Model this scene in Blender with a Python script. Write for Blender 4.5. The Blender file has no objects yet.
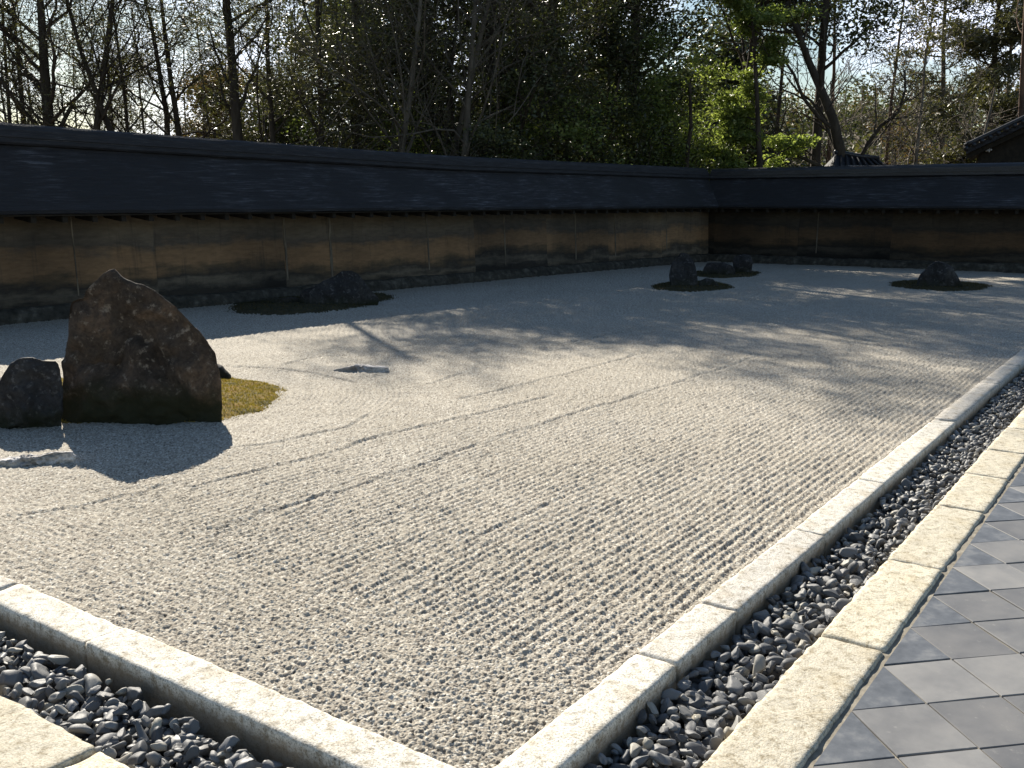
import bpy, math, random
import numpy as np
from mathutils import Vector, noise as mn

S = bpy.context.scene
C = S.collection
PI = math.pi
R_ = math.radians

# ------------------------------------------------------------------ camera, sky, sun, exposure
H = 1.8
cam_d = bpy.data.cameras.new('camera')
cam_d.sensor_width = 36
cam_d.lens = 976 / 1024 * 36
cam_d.clip_start = 0.05
cam_d.clip_end = 3000
cam = bpy.data.objects.new('camera', cam_d)
C.objects.link(cam)
cam.location = (0, 0, H)
cam.rotation_euler = (R_(90 - 10.62), 0, R_(35.1 - 90))
S.camera = cam

SUN_EL = R_(32.0)
SAZ = np.array([0.533, 0.845]); SAZ = SAZ / np.linalg.norm(SAZ)      # horizontal direction towards the sun
world = bpy.data.worlds.new('World')
S.world = world
world.use_nodes = True
wn = world.node_tree; wn.nodes.clear()
wo = wn.nodes.new('ShaderNodeOutputWorld')
bg = wn.nodes.new('ShaderNodeBackground'); bg.inputs[1].default_value = 0.058
sky = wn.nodes.new('ShaderNodeTexSky'); sky.sky_type = 'NISHITA'; sky.sun_disc = False
sky.sun_elevation = SUN_EL
sky.sun_rotation = math.atan2(SAZ[0], SAZ[1])
sky.air_density = 1.3; sky.dust_density = 0.4; sky.ozone_density = 2.2
# thin broken cloud over the sky
tc = wn.nodes.new('ShaderNodeTexCoord')
cn = wn.nodes.new('ShaderNodeTexNoise'); cn.inputs['Scale'].default_value = 4.5; cn.inputs['Detail'].default_value = 6
mp = wn.nodes.new('ShaderNodeMapping'); mp.inputs['Scale'].default_value = (1, 1, 2.6)
cr = wn.nodes.new('ShaderNodeValToRGB')
cr.color_ramp.elements[0].position = 0.47; cr.color_ramp.elements[1].position = 0.66
mx = wn.nodes.new('ShaderNodeMixRGB'); mx.blend_type = 'MIX'
mx.inputs[2].default_value = (15, 16, 19.5, 1)
L = wn.links
L.new(tc.outputs['Generated'], mp.inputs[0]); L.new(mp.outputs[0], cn.inputs['Vector'])
L.new(cn.outputs['Fac'], cr.inputs[0])
sz_ = wn.nodes.new('ShaderNodeSeparateXYZ'); L.new(tc.outputs['Generated'], sz_.inputs[0])
el = wn.nodes.new('ShaderNodeMapRange'); el.inputs[1].default_value = .18; el.inputs[2].default_value = .5; el.inputs[3].default_value = 1; el.inputs[4].default_value = .0
L.new(sz_.outputs[2], el.inputs[0])
dt = wn.nodes.new('ShaderNodeVectorMath'); dt.operation = 'DOT_PRODUCT'; dt.inputs[1].default_value = (SAZ[0], SAZ[1], 0); L.new(tc.outputs['Generated'], dt.inputs[0])
az = wn.nodes.new('ShaderNodeMapRange'); az.inputs[1].default_value = -.2; az.inputs[2].default_value = .7; az.inputs[3].default_value = .12; az.inputs[4].default_value = 1
L.new(dt.outputs['Value'], az.inputs[0])
m1_ = wn.nodes.new('ShaderNodeMath'); m1_.operation = 'MULTIPLY'; L.new(el.outputs[0], m1_.inputs[0]); L.new(az.outputs[0], m1_.inputs[1])
m2_ = wn.nodes.new('ShaderNodeMath'); m2_.operation = 'MULTIPLY'; L.new(m1_.outputs[0], m2_.inputs[0]); L.new(cr.outputs[0], m2_.inputs[1])
L.new(m2_.outputs[0], mx.inputs[0])
L.new(sky.outputs[0], mx.inputs[1]); L.new(mx.outputs[0], bg.inputs[0]); L.new(bg.outputs[0], wo.inputs[0])

sun_d = bpy.data.lights.new('sun', 'SUN')
sun_d.energy = 5.0; sun_d.angle = R_(0.53); sun_d.color = (1.0, 0.92, 0.79)
sun = bpy.data.objects.new('sun', sun_d); C.objects.link(sun)
sv = Vector((SAZ[0] * math.cos(SUN_EL), SAZ[1] * math.cos(SUN_EL), math.sin(SUN_EL)))
sun.rotation_euler = sv.to_track_quat('Z', 'Y').to_euler()
S.view_settings.view_transform = 'Standard'
S.view_settings.look = 'None'
S.view_settings.gamma = 1
S.view_settings.exposure = 0.90
S.cycles.max_bounces = 6
S.cycles.transparent_max_bounces = 6

# ------------------------------------------------------------------ sight lines: photo pixel -> place
F_PX = 976
_p = R_(10.62); _y = R_(35.1)
FW = np.array([math.cos(_y) * math.cos(_p), math.sin(_y) * math.cos(_p), -math.sin(_p)])
RT = np.array([math.sin(_y), -math.cos(_y), 0.0])
UP = np.cross(RT, FW)
FH = np.array([math.cos(_y), math.sin(_y), 0.0])
def ray(u, v): return FW * F_PX + RT * (u - 512) + UP * (384 - v)
def G(u, v, z=0.0):
    d = ray(u, v); t = (z - H) / d[2]
    return np.array([d[0] * t, d[1] * t, z])
def at(u, dist):
    d = ray(u, 200); k = dist / math.hypot(d[0], d[1])
    return np.array([d[0] * k, d[1] * k, 0.0])
def on_plane(u, v, P):
    d = ray(u, v); t = np.dot(P - np.array([0, 0, H]), FH) / np.dot(d, FH)
    Q = np.array([0, 0, H]) + d * t
    return np.dot(Q - P, RT), Q[2]

# ------------------------------------------------------------------ noise
def hash2(ix, iy, k=0):
    n = (ix.astype(np.int64) * 374761393 + iy.astype(np.int64) * 668265263 + k * 1442695041) & 0x7fffffff
    n = ((n ^ (n >> 13)) * 1274126177) & 0x7fffffff
    n = (n ^ (n >> 16)) & 0xffffff
    return n / float(0xffffff)
def vnoise(x, y, k=0):
    ix = np.floor(x); iy = np.floor(y); fx = x - ix; fy = y - iy
    fx = fx * fx * (3 - 2 * fx); fy = fy * fy * (3 - 2 * fy)
    a = hash2(ix, iy, k); b = hash2(ix + 1, iy, k); c = hash2(ix, iy + 1, k); d = hash2(ix + 1, iy + 1, k)
    return (a * (1 - fx) + b * fx) * (1 - fy) + (c * (1 - fx) + d * fx) * fy
def fbm(x, y, k=0, o=3):
    s = 0; a = 1; t = 0
    for i in range(o):
        s = s + a * vnoise(x, y, k + i); t += a; a *= .5; x = x * 2.03 + 7; y = y * 2.03 + 3
    return s / t

# ------------------------------------------------------------------ mesh helpers
def mesh_from(name, verts, faces_flat, loop_starts, loop_tot, smooth=True):
    me = bpy.data.meshes.new(name)
    me.vertices.add(len(verts)); me.vertices.foreach_set('co', np.asarray(verts, dtype=np.float32).ravel())
    me.loops.add(len(faces_flat)); me.loops.foreach_set('vertex_index', np.asarray(faces_flat, dtype=np.int32))
    me.polygons.add(len(loop_starts)); me.polygons.foreach_set('loop_start', np.asarray(loop_starts, dtype=np.int32))
    me.polygons.foreach_set('loop_total', np.asarray(loop_tot, dtype=np.int32))
    me.polygons.foreach_set('use_smooth', np.full(len(loop_starts), bool(smooth)))
    me.update(calc_edges=True); me.validate()
    return me
def quads_mesh(name, verts, quads, smooth=True):
    q = np.asarray(quads, dtype=np.int32); n = len(q); k = q.shape[1]
    return mesh_from(name, verts, q.ravel(), np.arange(n) * k, np.full(n, k), smooth)
def set_attr(me, vals, dom='FACE', name='tint'):
    a = me.attributes.new(name, 'FLOAT', dom)
    a.data.foreach_set('value', np.asarray(vals, dtype=np.float32))
def obj(name, me, mat, parent=None, loc=None):
    o = bpy.data.objects.new(name, me); C.objects.link(o)
    if mat is not None:
        for m in (mat if isinstance(mat, (list, tuple)) else [mat]): me.materials.append(m)
    if parent is not None: o.parent = parent
    if loc is not None: o.location = loc
    return o
def thing(name, label, cat, loc=(0, 0, 0), group=None):
    o = bpy.data.objects.new(name, None); C.objects.link(o)
    o.location = loc; o['label'] = label; o['category'] = cat
    if group: o['group'] = group
    return o
def tag(o, label=None, cat=None, group=None, kind=None):
    if label: o['label'] = label
    if cat: o['category'] = cat
    if group: o['group'] = group
    if kind: o['kind'] = kind
    return o

class MB:
    """collects boxes, prisms and tubes into one mesh"""
    def __init__(s): s.v = []; s.f = []; s.n = 0
    def add(s, v, f):
        s.v.append(np.asarray(v, float))
        for q in f: s.f.append([i + s.n for i in q])
        s.n += len(v)
    def box(s, o, ax, ay, az):
        o = np.asarray(o, float); ax = np.asarray(ax, float); ay = np.asarray(ay, float); az = np.asarray(az, float)
        v = [o + a * ax + b * ay + c * az for c in (0, 1) for b in (0, 1) for a in (0, 1)]
        s.add(v, [(0, 2, 3, 1), (4, 5, 7, 6), (0, 1, 5, 4), (2, 6, 7, 3), (0, 4, 6, 2), (1, 3, 7, 5)])
    def tube(s, pts, rad, k=6, cap=True):
        pts = np.asarray(pts, float); rad = np.asarray(rad, float); n = len(pts)
        t = np.gradient(pts, axis=0); t /= np.linalg.norm(t, axis=1)[:, None] + 1e-9
        m = t.mean(0); ref = np.eye(3)[int(np.argmin(np.abs(m)))]
        u = np.cross(t, ref); u /= np.linalg.norm(u, axis=1)[:, None] + 1e-9
        w = np.cross(t, u)
        a = np.arange(k) * 2 * PI / k
        ring = u[:, None, :] * np.cos(a)[None, :, None] + w[:, None, :] * np.sin(a)[None, :, None]
        v = (pts[:, None, :] + ring * rad[:, None, None]).reshape(-1, 3)
        i = np.arange(n - 1)[:, None] * k; j = np.arange(k)[None, :]; j2 = (j + 1) % k
        q = np.stack([i + j, i + j2, i + k + j2, i + k + j], -1).reshape(-1, 4) + s.n
        s.v.append(v); s.f.extend(q.tolist())
        if cap:
            s.f.append([s.n + x for x in range(k)][::-1]); s.f.append([s.n + (n - 1) * k + x for x in range(k)])
        s.n += len(v)
    def mesh(s, name, smooth=False):
        V = np.concatenate(s.v); tot = np.array([len(f) for f in s.f])
        flat = np.concatenate([np.asarray(f) for f in s.f])
        return mesh_from(name, V, flat, np.concatenate([[0], np.cumsum(tot)[:-1]]), tot, smooth)

# ------------------------------------------------------------------ materials
def mat(name, rough=0.9):
    m = bpy.data.materials.new(name); m.use_nodes = True
    nt = m.node_tree; b = nt.nodes['Principled BSDF']; b.inputs['Roughness'].default_value = rough
    b.inputs['Specular IOR Level'].default_value = 0.3
    return m, nt, b
def N(nt, t, **kw):
    n = nt.nodes.new(t)
    for k, v in kw.items():
        if k in n.inputs: n.inputs[k].default_value = v
        else: setattr(n, k, v)
    return n
def coords(nt, scale=(1, 1, 1), which='Object'):
    t = nt.nodes.new('ShaderNodeTexCoord'); m = nt.nodes.new('ShaderNodeMapping')
    m.inputs['Scale'].default_value = scale
    nt.links.new(t.outputs[which], m.inputs[0]); return m.outputs[0]
def ramp(nt, fac, stops):
    r = nt.nodes.new('ShaderNodeValToRGB'); e = r.color_ramp.elements
    while len(e) < len(stops): e.new(0.5)
    for el, (p, c) in zip(e, stops):
        el.position = p; el.color = (*c, 1) if len(c) == 3 else c
    nt.links.new(fac, r.inputs[0]); return r.outputs[0]
def noise_tex(nt, vec, scale, detail=4, rough=.5, dist=0):
    n = nt.nodes.new('ShaderNodeTexNoise'); n.inputs['Scale'].default_value = scale
    n.inputs['Detail'].default_value = detail; n.inputs['Roughness'].default_value = rough
    n.inputs['Distortion'].default_value = dist
    nt.links.new(vec, n.inputs['Vector']); return n.outputs['Fac']
def mixc(nt, fac, a, b, mode='MIX'):
    m = nt.nodes.new('ShaderNodeMixRGB'); m.blend_type = mode
    for s, x in zip((0, 1, 2), (fac, a, b)):
        if hasattr(x, 'is_linked') or hasattr(x, 'links'): nt.links.new(x, m.inputs[s])
        elif isinstance(x, (int, float)): m.inputs[s].default_value = x
        else: m.inputs[s].default_value = (*x, 1)
    return m.outputs[0]
def bump(nt, b, h, strength, dist):
    n = nt.nodes.new('ShaderNodeBump'); n.inputs['Strength'].default_value = strength
    n.inputs['Distance'].default_value = dist
    nt.links.new(h, n.inputs['Height']); nt.links.new(n.outputs[0], b.inputs['Normal']); return n

def gravel_mat():
    m, nt, b = mat('gravel', 0.95)
    c = coords(nt)
    v = N(nt, 'ShaderNodeTexVoronoi', Scale=95.0); nt.links.new(c, v.inputs['Vector'])
    sep = nt.nodes.new('ShaderNodeSeparateColor'); nt.links.new(v.outputs['Color'], sep.inputs[0])
    col = ramp(nt, sep.outputs[0], [(0.0, (.10, .085, .068)), (.12, (.27, .24, .20)), (.5, (.395, .36, .30)), (.85, (.49, .455, .385)), (1, (.70, .67, .60))])
    big = noise_tex(nt, c, .7, 4)
    col = mixc(nt, 1.0, col, ramp(nt, big, [(.3, (.9, .89, .87)), (.7, (1, 1, 1))]), 'MULTIPLY')
    nt.links.new(col, b.inputs['Base Color'])
    bump(nt, b, v.outputs['Distance'], .6, .006).invert = True
    return m
def granite_mat(name, lo, mid, hi, stain=(.6, .52, .4)):
    m, nt, b = mat(name, 0.85)
    c = coords(nt)
    oi = nt.nodes.new('ShaderNodeObjectInfo')
    f = noise_tex(nt, c, 130, 4, .75)
    col = ramp(nt, f, [(.35, lo), (.44, mid), (.60, hi)])
    g = noise_tex(nt, c, 5, 5, .6)
    col = mixc(nt, ramp(nt, g, [(.5, (0, 0, 0)), (.75, (.6, .6, .6))]), col, stain, 'MULTIPLY')
    g2 = noise_tex(nt, c, 22, 5, .7)
    col = mixc(nt, 1.0, col, ramp(nt, g2, [(.34, (.50, .46, .39)), (.50, (1, 1, 1))]), 'MULTIPLY')
    rr = ramp(nt, oi.outputs['Random'], [(0, (.80, .79, .79)), (1, (1.06, 1.05, 1.02))])
    col = mixc(nt, 1.0, col, rr, 'MULTIPLY')
    sp = nt.nodes.new('ShaderNodeSeparateXYZ'); nt.links.new(c, sp.inputs[0])   # shade and warm bounce light on the lower faces, painted in as brown
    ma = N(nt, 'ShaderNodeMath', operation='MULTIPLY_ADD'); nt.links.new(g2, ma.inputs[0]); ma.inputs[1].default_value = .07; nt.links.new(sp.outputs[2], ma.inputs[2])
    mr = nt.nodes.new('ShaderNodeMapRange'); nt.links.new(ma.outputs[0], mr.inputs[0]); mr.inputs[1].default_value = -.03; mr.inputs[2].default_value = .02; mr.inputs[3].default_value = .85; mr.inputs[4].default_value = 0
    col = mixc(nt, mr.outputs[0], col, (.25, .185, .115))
    nt.links.new(col, b.inputs['Base Color'])
    h = mixc(nt, .5, noise_tex(nt, c, 60, 5, .7), noise_tex(nt, c, 14, 4, .6))
    bump(nt, b, h, .8, .012)
    return m
def pebble_mat():
    m, nt, b = mat('dark_pebble', 0.52)
    c = coords(nt)
    a = nt.nodes.new('ShaderNodeAttribute'); a.attribute_name = 'tint'
    oi = nt.nodes.new('ShaderNodeObjectInfo')
    ad = N(nt, 'ShaderNodeMath', operation='ADD'); nt.links.new(a.outputs['Fac'], ad.inputs[0]); nt.links.new(oi.outputs['Random'], ad.inputs[1])
    fr = N(nt, 'ShaderNodeMath', operation='FRACT'); nt.links.new(ad.outputs[0], fr.inputs[0])
    col = ramp(nt, fr.outputs[0], [(0, (.09, .094, .10)), (.5, (.17, .173, .178)), (.8, (.26, .262, .262)), (.93, (.32, .31, .28)), (1, (.42, .39, .32))])
    n = noise_tex(nt, c, 45, 4, .6)
    col = mixc(nt, 1.0, col, ramp(nt, n, [(.3, (.72, .72, .74)), (.7, (1.15, 1.14, 1.1))]), 'MULTIPLY')
    nt.links.new(col, b.inputs['Base Color'])
    bump(nt, b, noise_tex(nt, c, 120, 3), .25, .003)
    return m
def rock_mat(name, base, patch, light, moss=(.04, .045, .015), mz=.3):
    m, nt, b = mat(name, 0.82)
    c = coords(nt)
    n1 = noise_tex(nt, c, 2.6, 7, .62, .6)
    col = ramp(nt, n1, [(.32, tuple(x * .45 for x in base)), (.5, base), (.62, patch), (.75, light)])
    n2 = noise_tex(nt, c, 13, 6, .7)
    col = mixc(nt, ramp(nt, n2, [(.56, (0, 0, 0)), (.66, (.8, .8, .8))]), col, light)
    n3 = noise_tex(nt, c, 30, 5, .7)
    col = mixc(nt, 1.0, col, ramp(nt, n3, [(.35, (.6, .58, .56)), (.6, (1.1, 1.1, 1.1))]), 'MULTIPLY')
    # moss creeping up from the foot
    sp = nt.nodes.new('ShaderNodeSeparateXYZ'); nt.links.new(c, sp.inputs[0])
    ad = N(nt, 'ShaderNodeMath', operation='MULTIPLY_ADD'); nt.links.new(n1, ad.inputs[0]); ad.inputs[1].default_value = .5
    nt.links.new(sp.outputs[2], ad.inputs[2])
    col = mixc(nt, ramp(nt, ad.outputs[0], [(mz + .1, (1, 1, 1)), (mz + .3, (0, 0, 0))]), col, moss)
    nt.links.new(col, b.inputs['Base Color'])
    bump(nt, b, mixc(nt, .4, n3, n2), .7, .02)
    return m
def simple_noise_mat(name, stops, scale=8, rough=.85, bumpd=.005, sc=(1, 1, 1), bs=None, strength=.5, spec=.3):
    m, nt, b = mat(name, rough)
    b.inputs['Specular IOR Level'].default_value = spec
    c = coords(nt, sc)
    f = noise_tex(nt, c, scale, 6, .6)
    nt.links.new(ramp(nt, f, stops), b.inputs['Base Color'])
    if bumpd: bump(nt, b, noise_tex(nt, c, bs or scale * 3, 5, .6), strength, bumpd)
    return m
def leaf_mat(name, stops, trans=.35, rough=.5):
    m = bpy.data.materials.new(name); m.use_nodes = True; nt = m.node_tree; nt.nodes.clear()
    out = nt.nodes.new('ShaderNodeOutputMaterial')
    a = nt.nodes.new('ShaderNodeAttribute'); a.attribute_name = 'tint'
    col = ramp(nt, a.outputs['Fac'], stops)
    b = nt.nodes.new('ShaderNodeBsdfPrincipled'); b.inputs['Roughness'].default_value = rough
    b.inputs['Specular IOR Level'].default_value = .4
    t = nt.nodes.new('ShaderNodeBsdfTranslucent')
    tcx = mixc(nt, 1.0, col, (1.7, 1.8, .9), 'MULTIPLY')
    mix = nt.nodes.new('ShaderNodeMixShader'); mix.inputs[0].default_value = trans
    nt.links.new(col, b.inputs['Base Color']); nt.links.new(tcx, t.inputs[0])
    nt.links.new(b.outputs[0], mix.inputs[1]); nt.links.new(t.outputs[0], mix.inputs[2]); nt.links.new(mix.outputs[0], out.inputs[0])
    return m

M = {}
M['gravel'] = gravel_mat()
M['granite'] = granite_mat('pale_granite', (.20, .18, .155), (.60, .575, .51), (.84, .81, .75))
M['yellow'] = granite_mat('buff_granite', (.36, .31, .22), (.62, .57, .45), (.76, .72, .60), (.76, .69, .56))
M['pebble'] = pebble_mat()
M['bed'] = simple_noise_mat('drain_bed', [(.3, (.03, .028, .025)), (.7, (.07, .065, .06))], 30)
M['earth'] = simple_noise_mat('earth', [(.3, (.05, .035, .02)), (.55, (.10, .075, .045)), (.7, (.07, .08, .03))], 1.3, .95, .03)
M['grout'] = simple_noise_mat('grout', [(.3, (.16, .14, .11)), (.7, (.34, .31, .25))], 18, .95)
M['bark'] = simple_noise_mat('bark', [(.3, (.028, .022, .017)), (.6, (.075, .06, .046)), (.8, (.13, .11, .085))], 6, .95, .03, (1, 1, .25), 14, .9)
M['bark_pale'] = simple_noise_mat('bark_pale', [(.3, (.08, .065, .05)), (.6, (.2, .17, .135)), (.8, (.3, .27, .22))], 5, .9, .02, (1, 1, .3), 12, .7)
M['bark_red'] = simple_noise_mat('bark_red', [(.3, (.07, .04, .028)), (.7, (.2, .12, .08))], 5, .9, .02, (1, 1, .3), 12, .7)
M['bark_twig'] = simple_noise_mat('bark_twig', [(.3, (.06, .05, .04)), (.7, (.17, .145, .115))], 5, .9, .02, (1, 1, .3), 12, .7)
M['rafter'] = simple_noise_mat('dark_wood', [(.3, (.012, .010, .008)), (.7, (.035, .028, .02))], 8)
M['shingle'] = None

# ------------------------------------------------------------------ island outlines (pixel rings laid on the ground)
def island(px, z=-0.03):
    P = np.array([G(u, v, z)[:2] for u, v in px]); c = P.mean(0)
    return c, P
def ring_radius(c, P, th):
    """radius of closed outline P around centre c in direction th"""
    a = np.arctan2(P[:, 1] - c[1], P[:, 0] - c[0]); r = np.hypot(P[:, 0] - c[0], P[:, 1] - c[1])
    o = np.argsort(a); a = a[o]; r = r[o]
    a = np.concatenate([a - 2 * PI, a, a + 2 * PI]); r = np.concatenate([r, r, r])
    return np.interp(th, a, r)
ISL = [
    island([(-40, 431), (0, 428), (60, 424), (140, 421), (215, 421), (250, 415), (274, 405), (287, 394), (280, 384), (255, 380), (222, 377), (140, 374), (60, 378), (0, 384), (-40, 392)]),
    island([(225, 310), (250, 316), (290, 316.5), (330, 312), (370, 303), (397, 297), (385, 292), (340, 292), (290, 296), (250, 302)]),
    island([(653, 286.5), (668, 291), (690, 292.5), (715, 291), (729, 289), (727, 285), (705, 281), (680, 281), (664, 283.5)]),
    island([(700, 276.5), (712, 278.5), (735, 278), (754, 274.5), (750, 271), (730, 269.5), (712, 271.5)]),
    island([(891, 284.5), (905, 289), (935, 291.5), (965, 291), (989, 288), (975, 283), (940, 280), (905, 281)]),
]

GROOVES = [
    [(0, 520), (73, 508), (143, 493), (186, 476)],
    [(176, 493), (232, 478), (286, 465), (332, 453), (366, 441), (413, 430), (476, 415), (516, 405), (556, 395)],
    [(199, 535), (249, 520), (300, 503), (340, 491), (400, 473), (466, 450), (532, 428), (589, 408), (613, 403), (660, 388), (719, 370), (759, 356)],
    [(206, 452), (282, 442), (300, 438), (350, 426), (373, 413)],
    [(390, 513), (466, 483), (513, 471)],
    [(373, 580), (406, 567), (479, 538), (539, 510), (569, 495)],
    [(456, 401), (532, 383), (589, 368), (640, 355)],
    [(423, 386), (466, 373)],
    [(280, 366), (309, 359), (333, 356), (393, 356), (443, 360.5)],
    [(228, 367), (275, 369), (306, 373), (356, 383)],
    [(383, 391), (400, 390)],
    [(529, 350), (586, 340), (632, 330)],
    [(433, 342.6), (459, 339)],
]
GRW = [np.array([G(u, v, -0.03)[:2] for u, v in g]) for g in GROOVES]

WX0, WY0, WS = 7.56, 14.66, -0.106
def wall_y(x): return WY0 + WS * (x - WX0)
CORX = 28.4

def sstep(t):
    t = np.clip(t, 0, 1); return t * t * (3 - 2 * t)
def gravel_height(x, y, fine=True):
    pitch = .056
    # which way the rake ran: along the long side; along the short border; round the rock groups
    wob = (fbm(x * .9, y * 3.0, 5, 2) - .5) * .05
    ph = (y + wob) / pitch
    amp = np.full_like(x, 1.0)
    k = sstep((3.05 + .35 * fbm(x * 1.5, y * 1.2, 41, 2) - x) / .25)
    hB = np.cos(2 * PI * (x + wob) / pitch)
    h = np.cos(2 * PI * ph) * (1 - k) * (.8 + .2 * sstep((x - 2.9) / 1.5)) + .5 * hB * k
    for i, (c, P) in enumerate(ISL):
        th = np.arctan2(y - c[1], x - c[0]); r = np.hypot(x - c[0], y - c[1])
        d = r - ring_radius(c, P, th)
        w = 1.15 if i == 0 else .4
        kk = np.clip((w - d) / .05, 0, 1)
        h = h * (1 - kk) + np.cos(2 * PI * d / pitch) * kk
        if i == 0: amp = amp * (1 - .35 * kk)
    patch = (.65 + .6 * fbm(x * 2.3, y * 5.0, 11, 2)) * (.62 + .76 * vnoise(x / .05, y / pitch, 17))
    z = -0.034 + .0046 * h * amp * patch
    z += (fbm(x * 5, y * 5, 21, 3) - .5) * .016
    z += (fbm(x * .6, y * .6, 31, 2) - .5) * .02
    for gi, g in enumerate(GRW):
        m = (x > g[:, 0].min() - .15) & (x < g[:, 0].max() + .15) & (y > g[:, 1].min() - .15) & (y < g[:, 1].max() + .15)
        if not m.any(): continue
        X = x[m] + (fbm(x[m] * 2.5, y[m] * 2.5, 51, 2) - .5) * .06; Y = y[m] + (fbm(x[m] * 2.5, y[m] * 2.5, 55, 2) - .5) * .07; D = np.full(X.shape, 9.0)
        for a, b in zip(g[:-1], g[1:]):
            ab = b - a; t = np.clip(((X - a[0]) * ab[0] + (Y - a[1]) * ab[1]) / (ab @ ab), 0, 1)
            D = np.minimum(D, np.hypot(X - a[0] - t * ab[0], Y - a[1] - t * ab[1]))
        D = D + (fbm(X * 30, Y * 30, 3, 2) - .5) * .035
        s = .65 + .6 * fbm(X * 2.2, Y * 2.2, 9, 3)
        e0 = np.hypot(X - g[0, 0], Y - g[0, 1]); e1 = np.hypot(X - g[-1, 0], Y - g[-1, 1])
        s = s * sstep(np.minimum(e0, e1) / .2 + .1) * (.35 if gi in (4, 5) else .8 if gi < 4 else (1.5 if gi in (8, 9, 11, 12) else 1))
        z[m] += s * (-.017 * np.exp(-(D / .026) ** 2) + .007 * np.exp(-((D - .05) / .022) ** 2))
    if fine:
        rr = np.hypot(x, y)
        for cs, A, kk in ((.0170, .0105, 1), (.0100, .0055, 2)):
            gx = np.floor(x / cs); gy = np.floor(y / cs); best = np.full(x.shape, -1.0)
            for i in (-1, 0, 1):
                for j in (-1, 0, 1):
                    cx = gx + i; cy = gy + j
                    px = (cx + hash2(cx, cy, kk * 10)) * cs; py = (cy + hash2(cx, cy, kk * 10 + 1)) * cs
                    q = 1 - ((x - px) ** 2 + (y - py) ** 2) / (cs * .85) ** 2
                    hh = np.sqrt(np.clip(q, 0, 1)) * (.45 + .75 * hash2(cx, cy, kk * 10 + 2))
                    best = np.maximum(best, hh)
            z += A * best * (1.15 if kk == 1 else 1)
        z -= .006
    return z

# ------------------------------------------------------------------ ground
def sheet(name, x0, x1, y0, y1, z, m, kind='structure'):
    me = quads_mesh(name, [(x0, y0, z), (x1, y0, z), (x1, y1, z), (x0, y1, z)], [(0, 1, 2, 3)], False)
    return tag(obj(name, me, m), kind=kind)
sheet('ground', -1500, 1500, -1500, 1500, -0.26, M['earth'])

KX0, KX1 = 2.07, 2.262          # short kerb (outer, inner)
KY0, KY1 = 1.527, 1.712         # long kerb (outer, inner)
YX0, YX1 = 1.36, 1.655          # short outer kerb
YY0, YY1 = 0.888, 1.158         # long outer kerb

def build_gravel():
    a0, a1 = _y - R_(41), _y + R_(41)
    nc = 1500; th = np.linspace(a0, a1, nc)
    r = [2.55]
    while r[-1] < 31.5:
        r.append(r[-1] + max(.0028, r[-1] ** 2 / (H * F_PX) * .72))
    r = np.array(r); nr = len(r)
    RR, TT = np.meshgrid(r, th, indexing='ij')
    x = RR * np.cos(TT); y = RR * np.sin(TT)
    ok = (x > KX1 - .09) & (y > KY1 - .09) & (x < CORX + .1) & (y < WY0 + WS * (x - WX0) + .08)
    idx = np.full(x.shape, -1, dtype=np.int64); idx[ok] = np.arange(ok.sum())
    X = x[ok]; Y = y[ok]
    z = gravel_height(X, Y)
    i = idx
    q = np.stack([i[:-1, :-1], i[1:, :-1], i[1:, 1:], i[:-1, 1:]], -1).reshape(-1, 4)
    q = q[(q >= 0).all(1)]
    me = quads_mesh('gravel', np.stack([X, Y, z], 1), q)
    tag(obj('gravel', me, M['gravel']), kind='structure')
build_gravel()
me = quads_mesh('gravel_base', [(KX1 - .05, KY1 - .05, -.065), (CORX + .1, KY1 - .05, -.065), (CORX + .1, wall_y(CORX) + .08, -.065), (KX1 - .05, wall_y(KX1) + .08, -.065)], [(0, 1, 2, 3)], False)
tag(obj('gravel_base', me, M['gravel']), kind='structure')
sheet('drain_bed', YX0 + .1, CORX, YY0 + .1, KY1 - .06, -.20, M['bed'])
sheet('drain_floor', YX0 + .1, KX1 - .06, KY1 - .06, 16, -.20, M['bed'])

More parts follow.
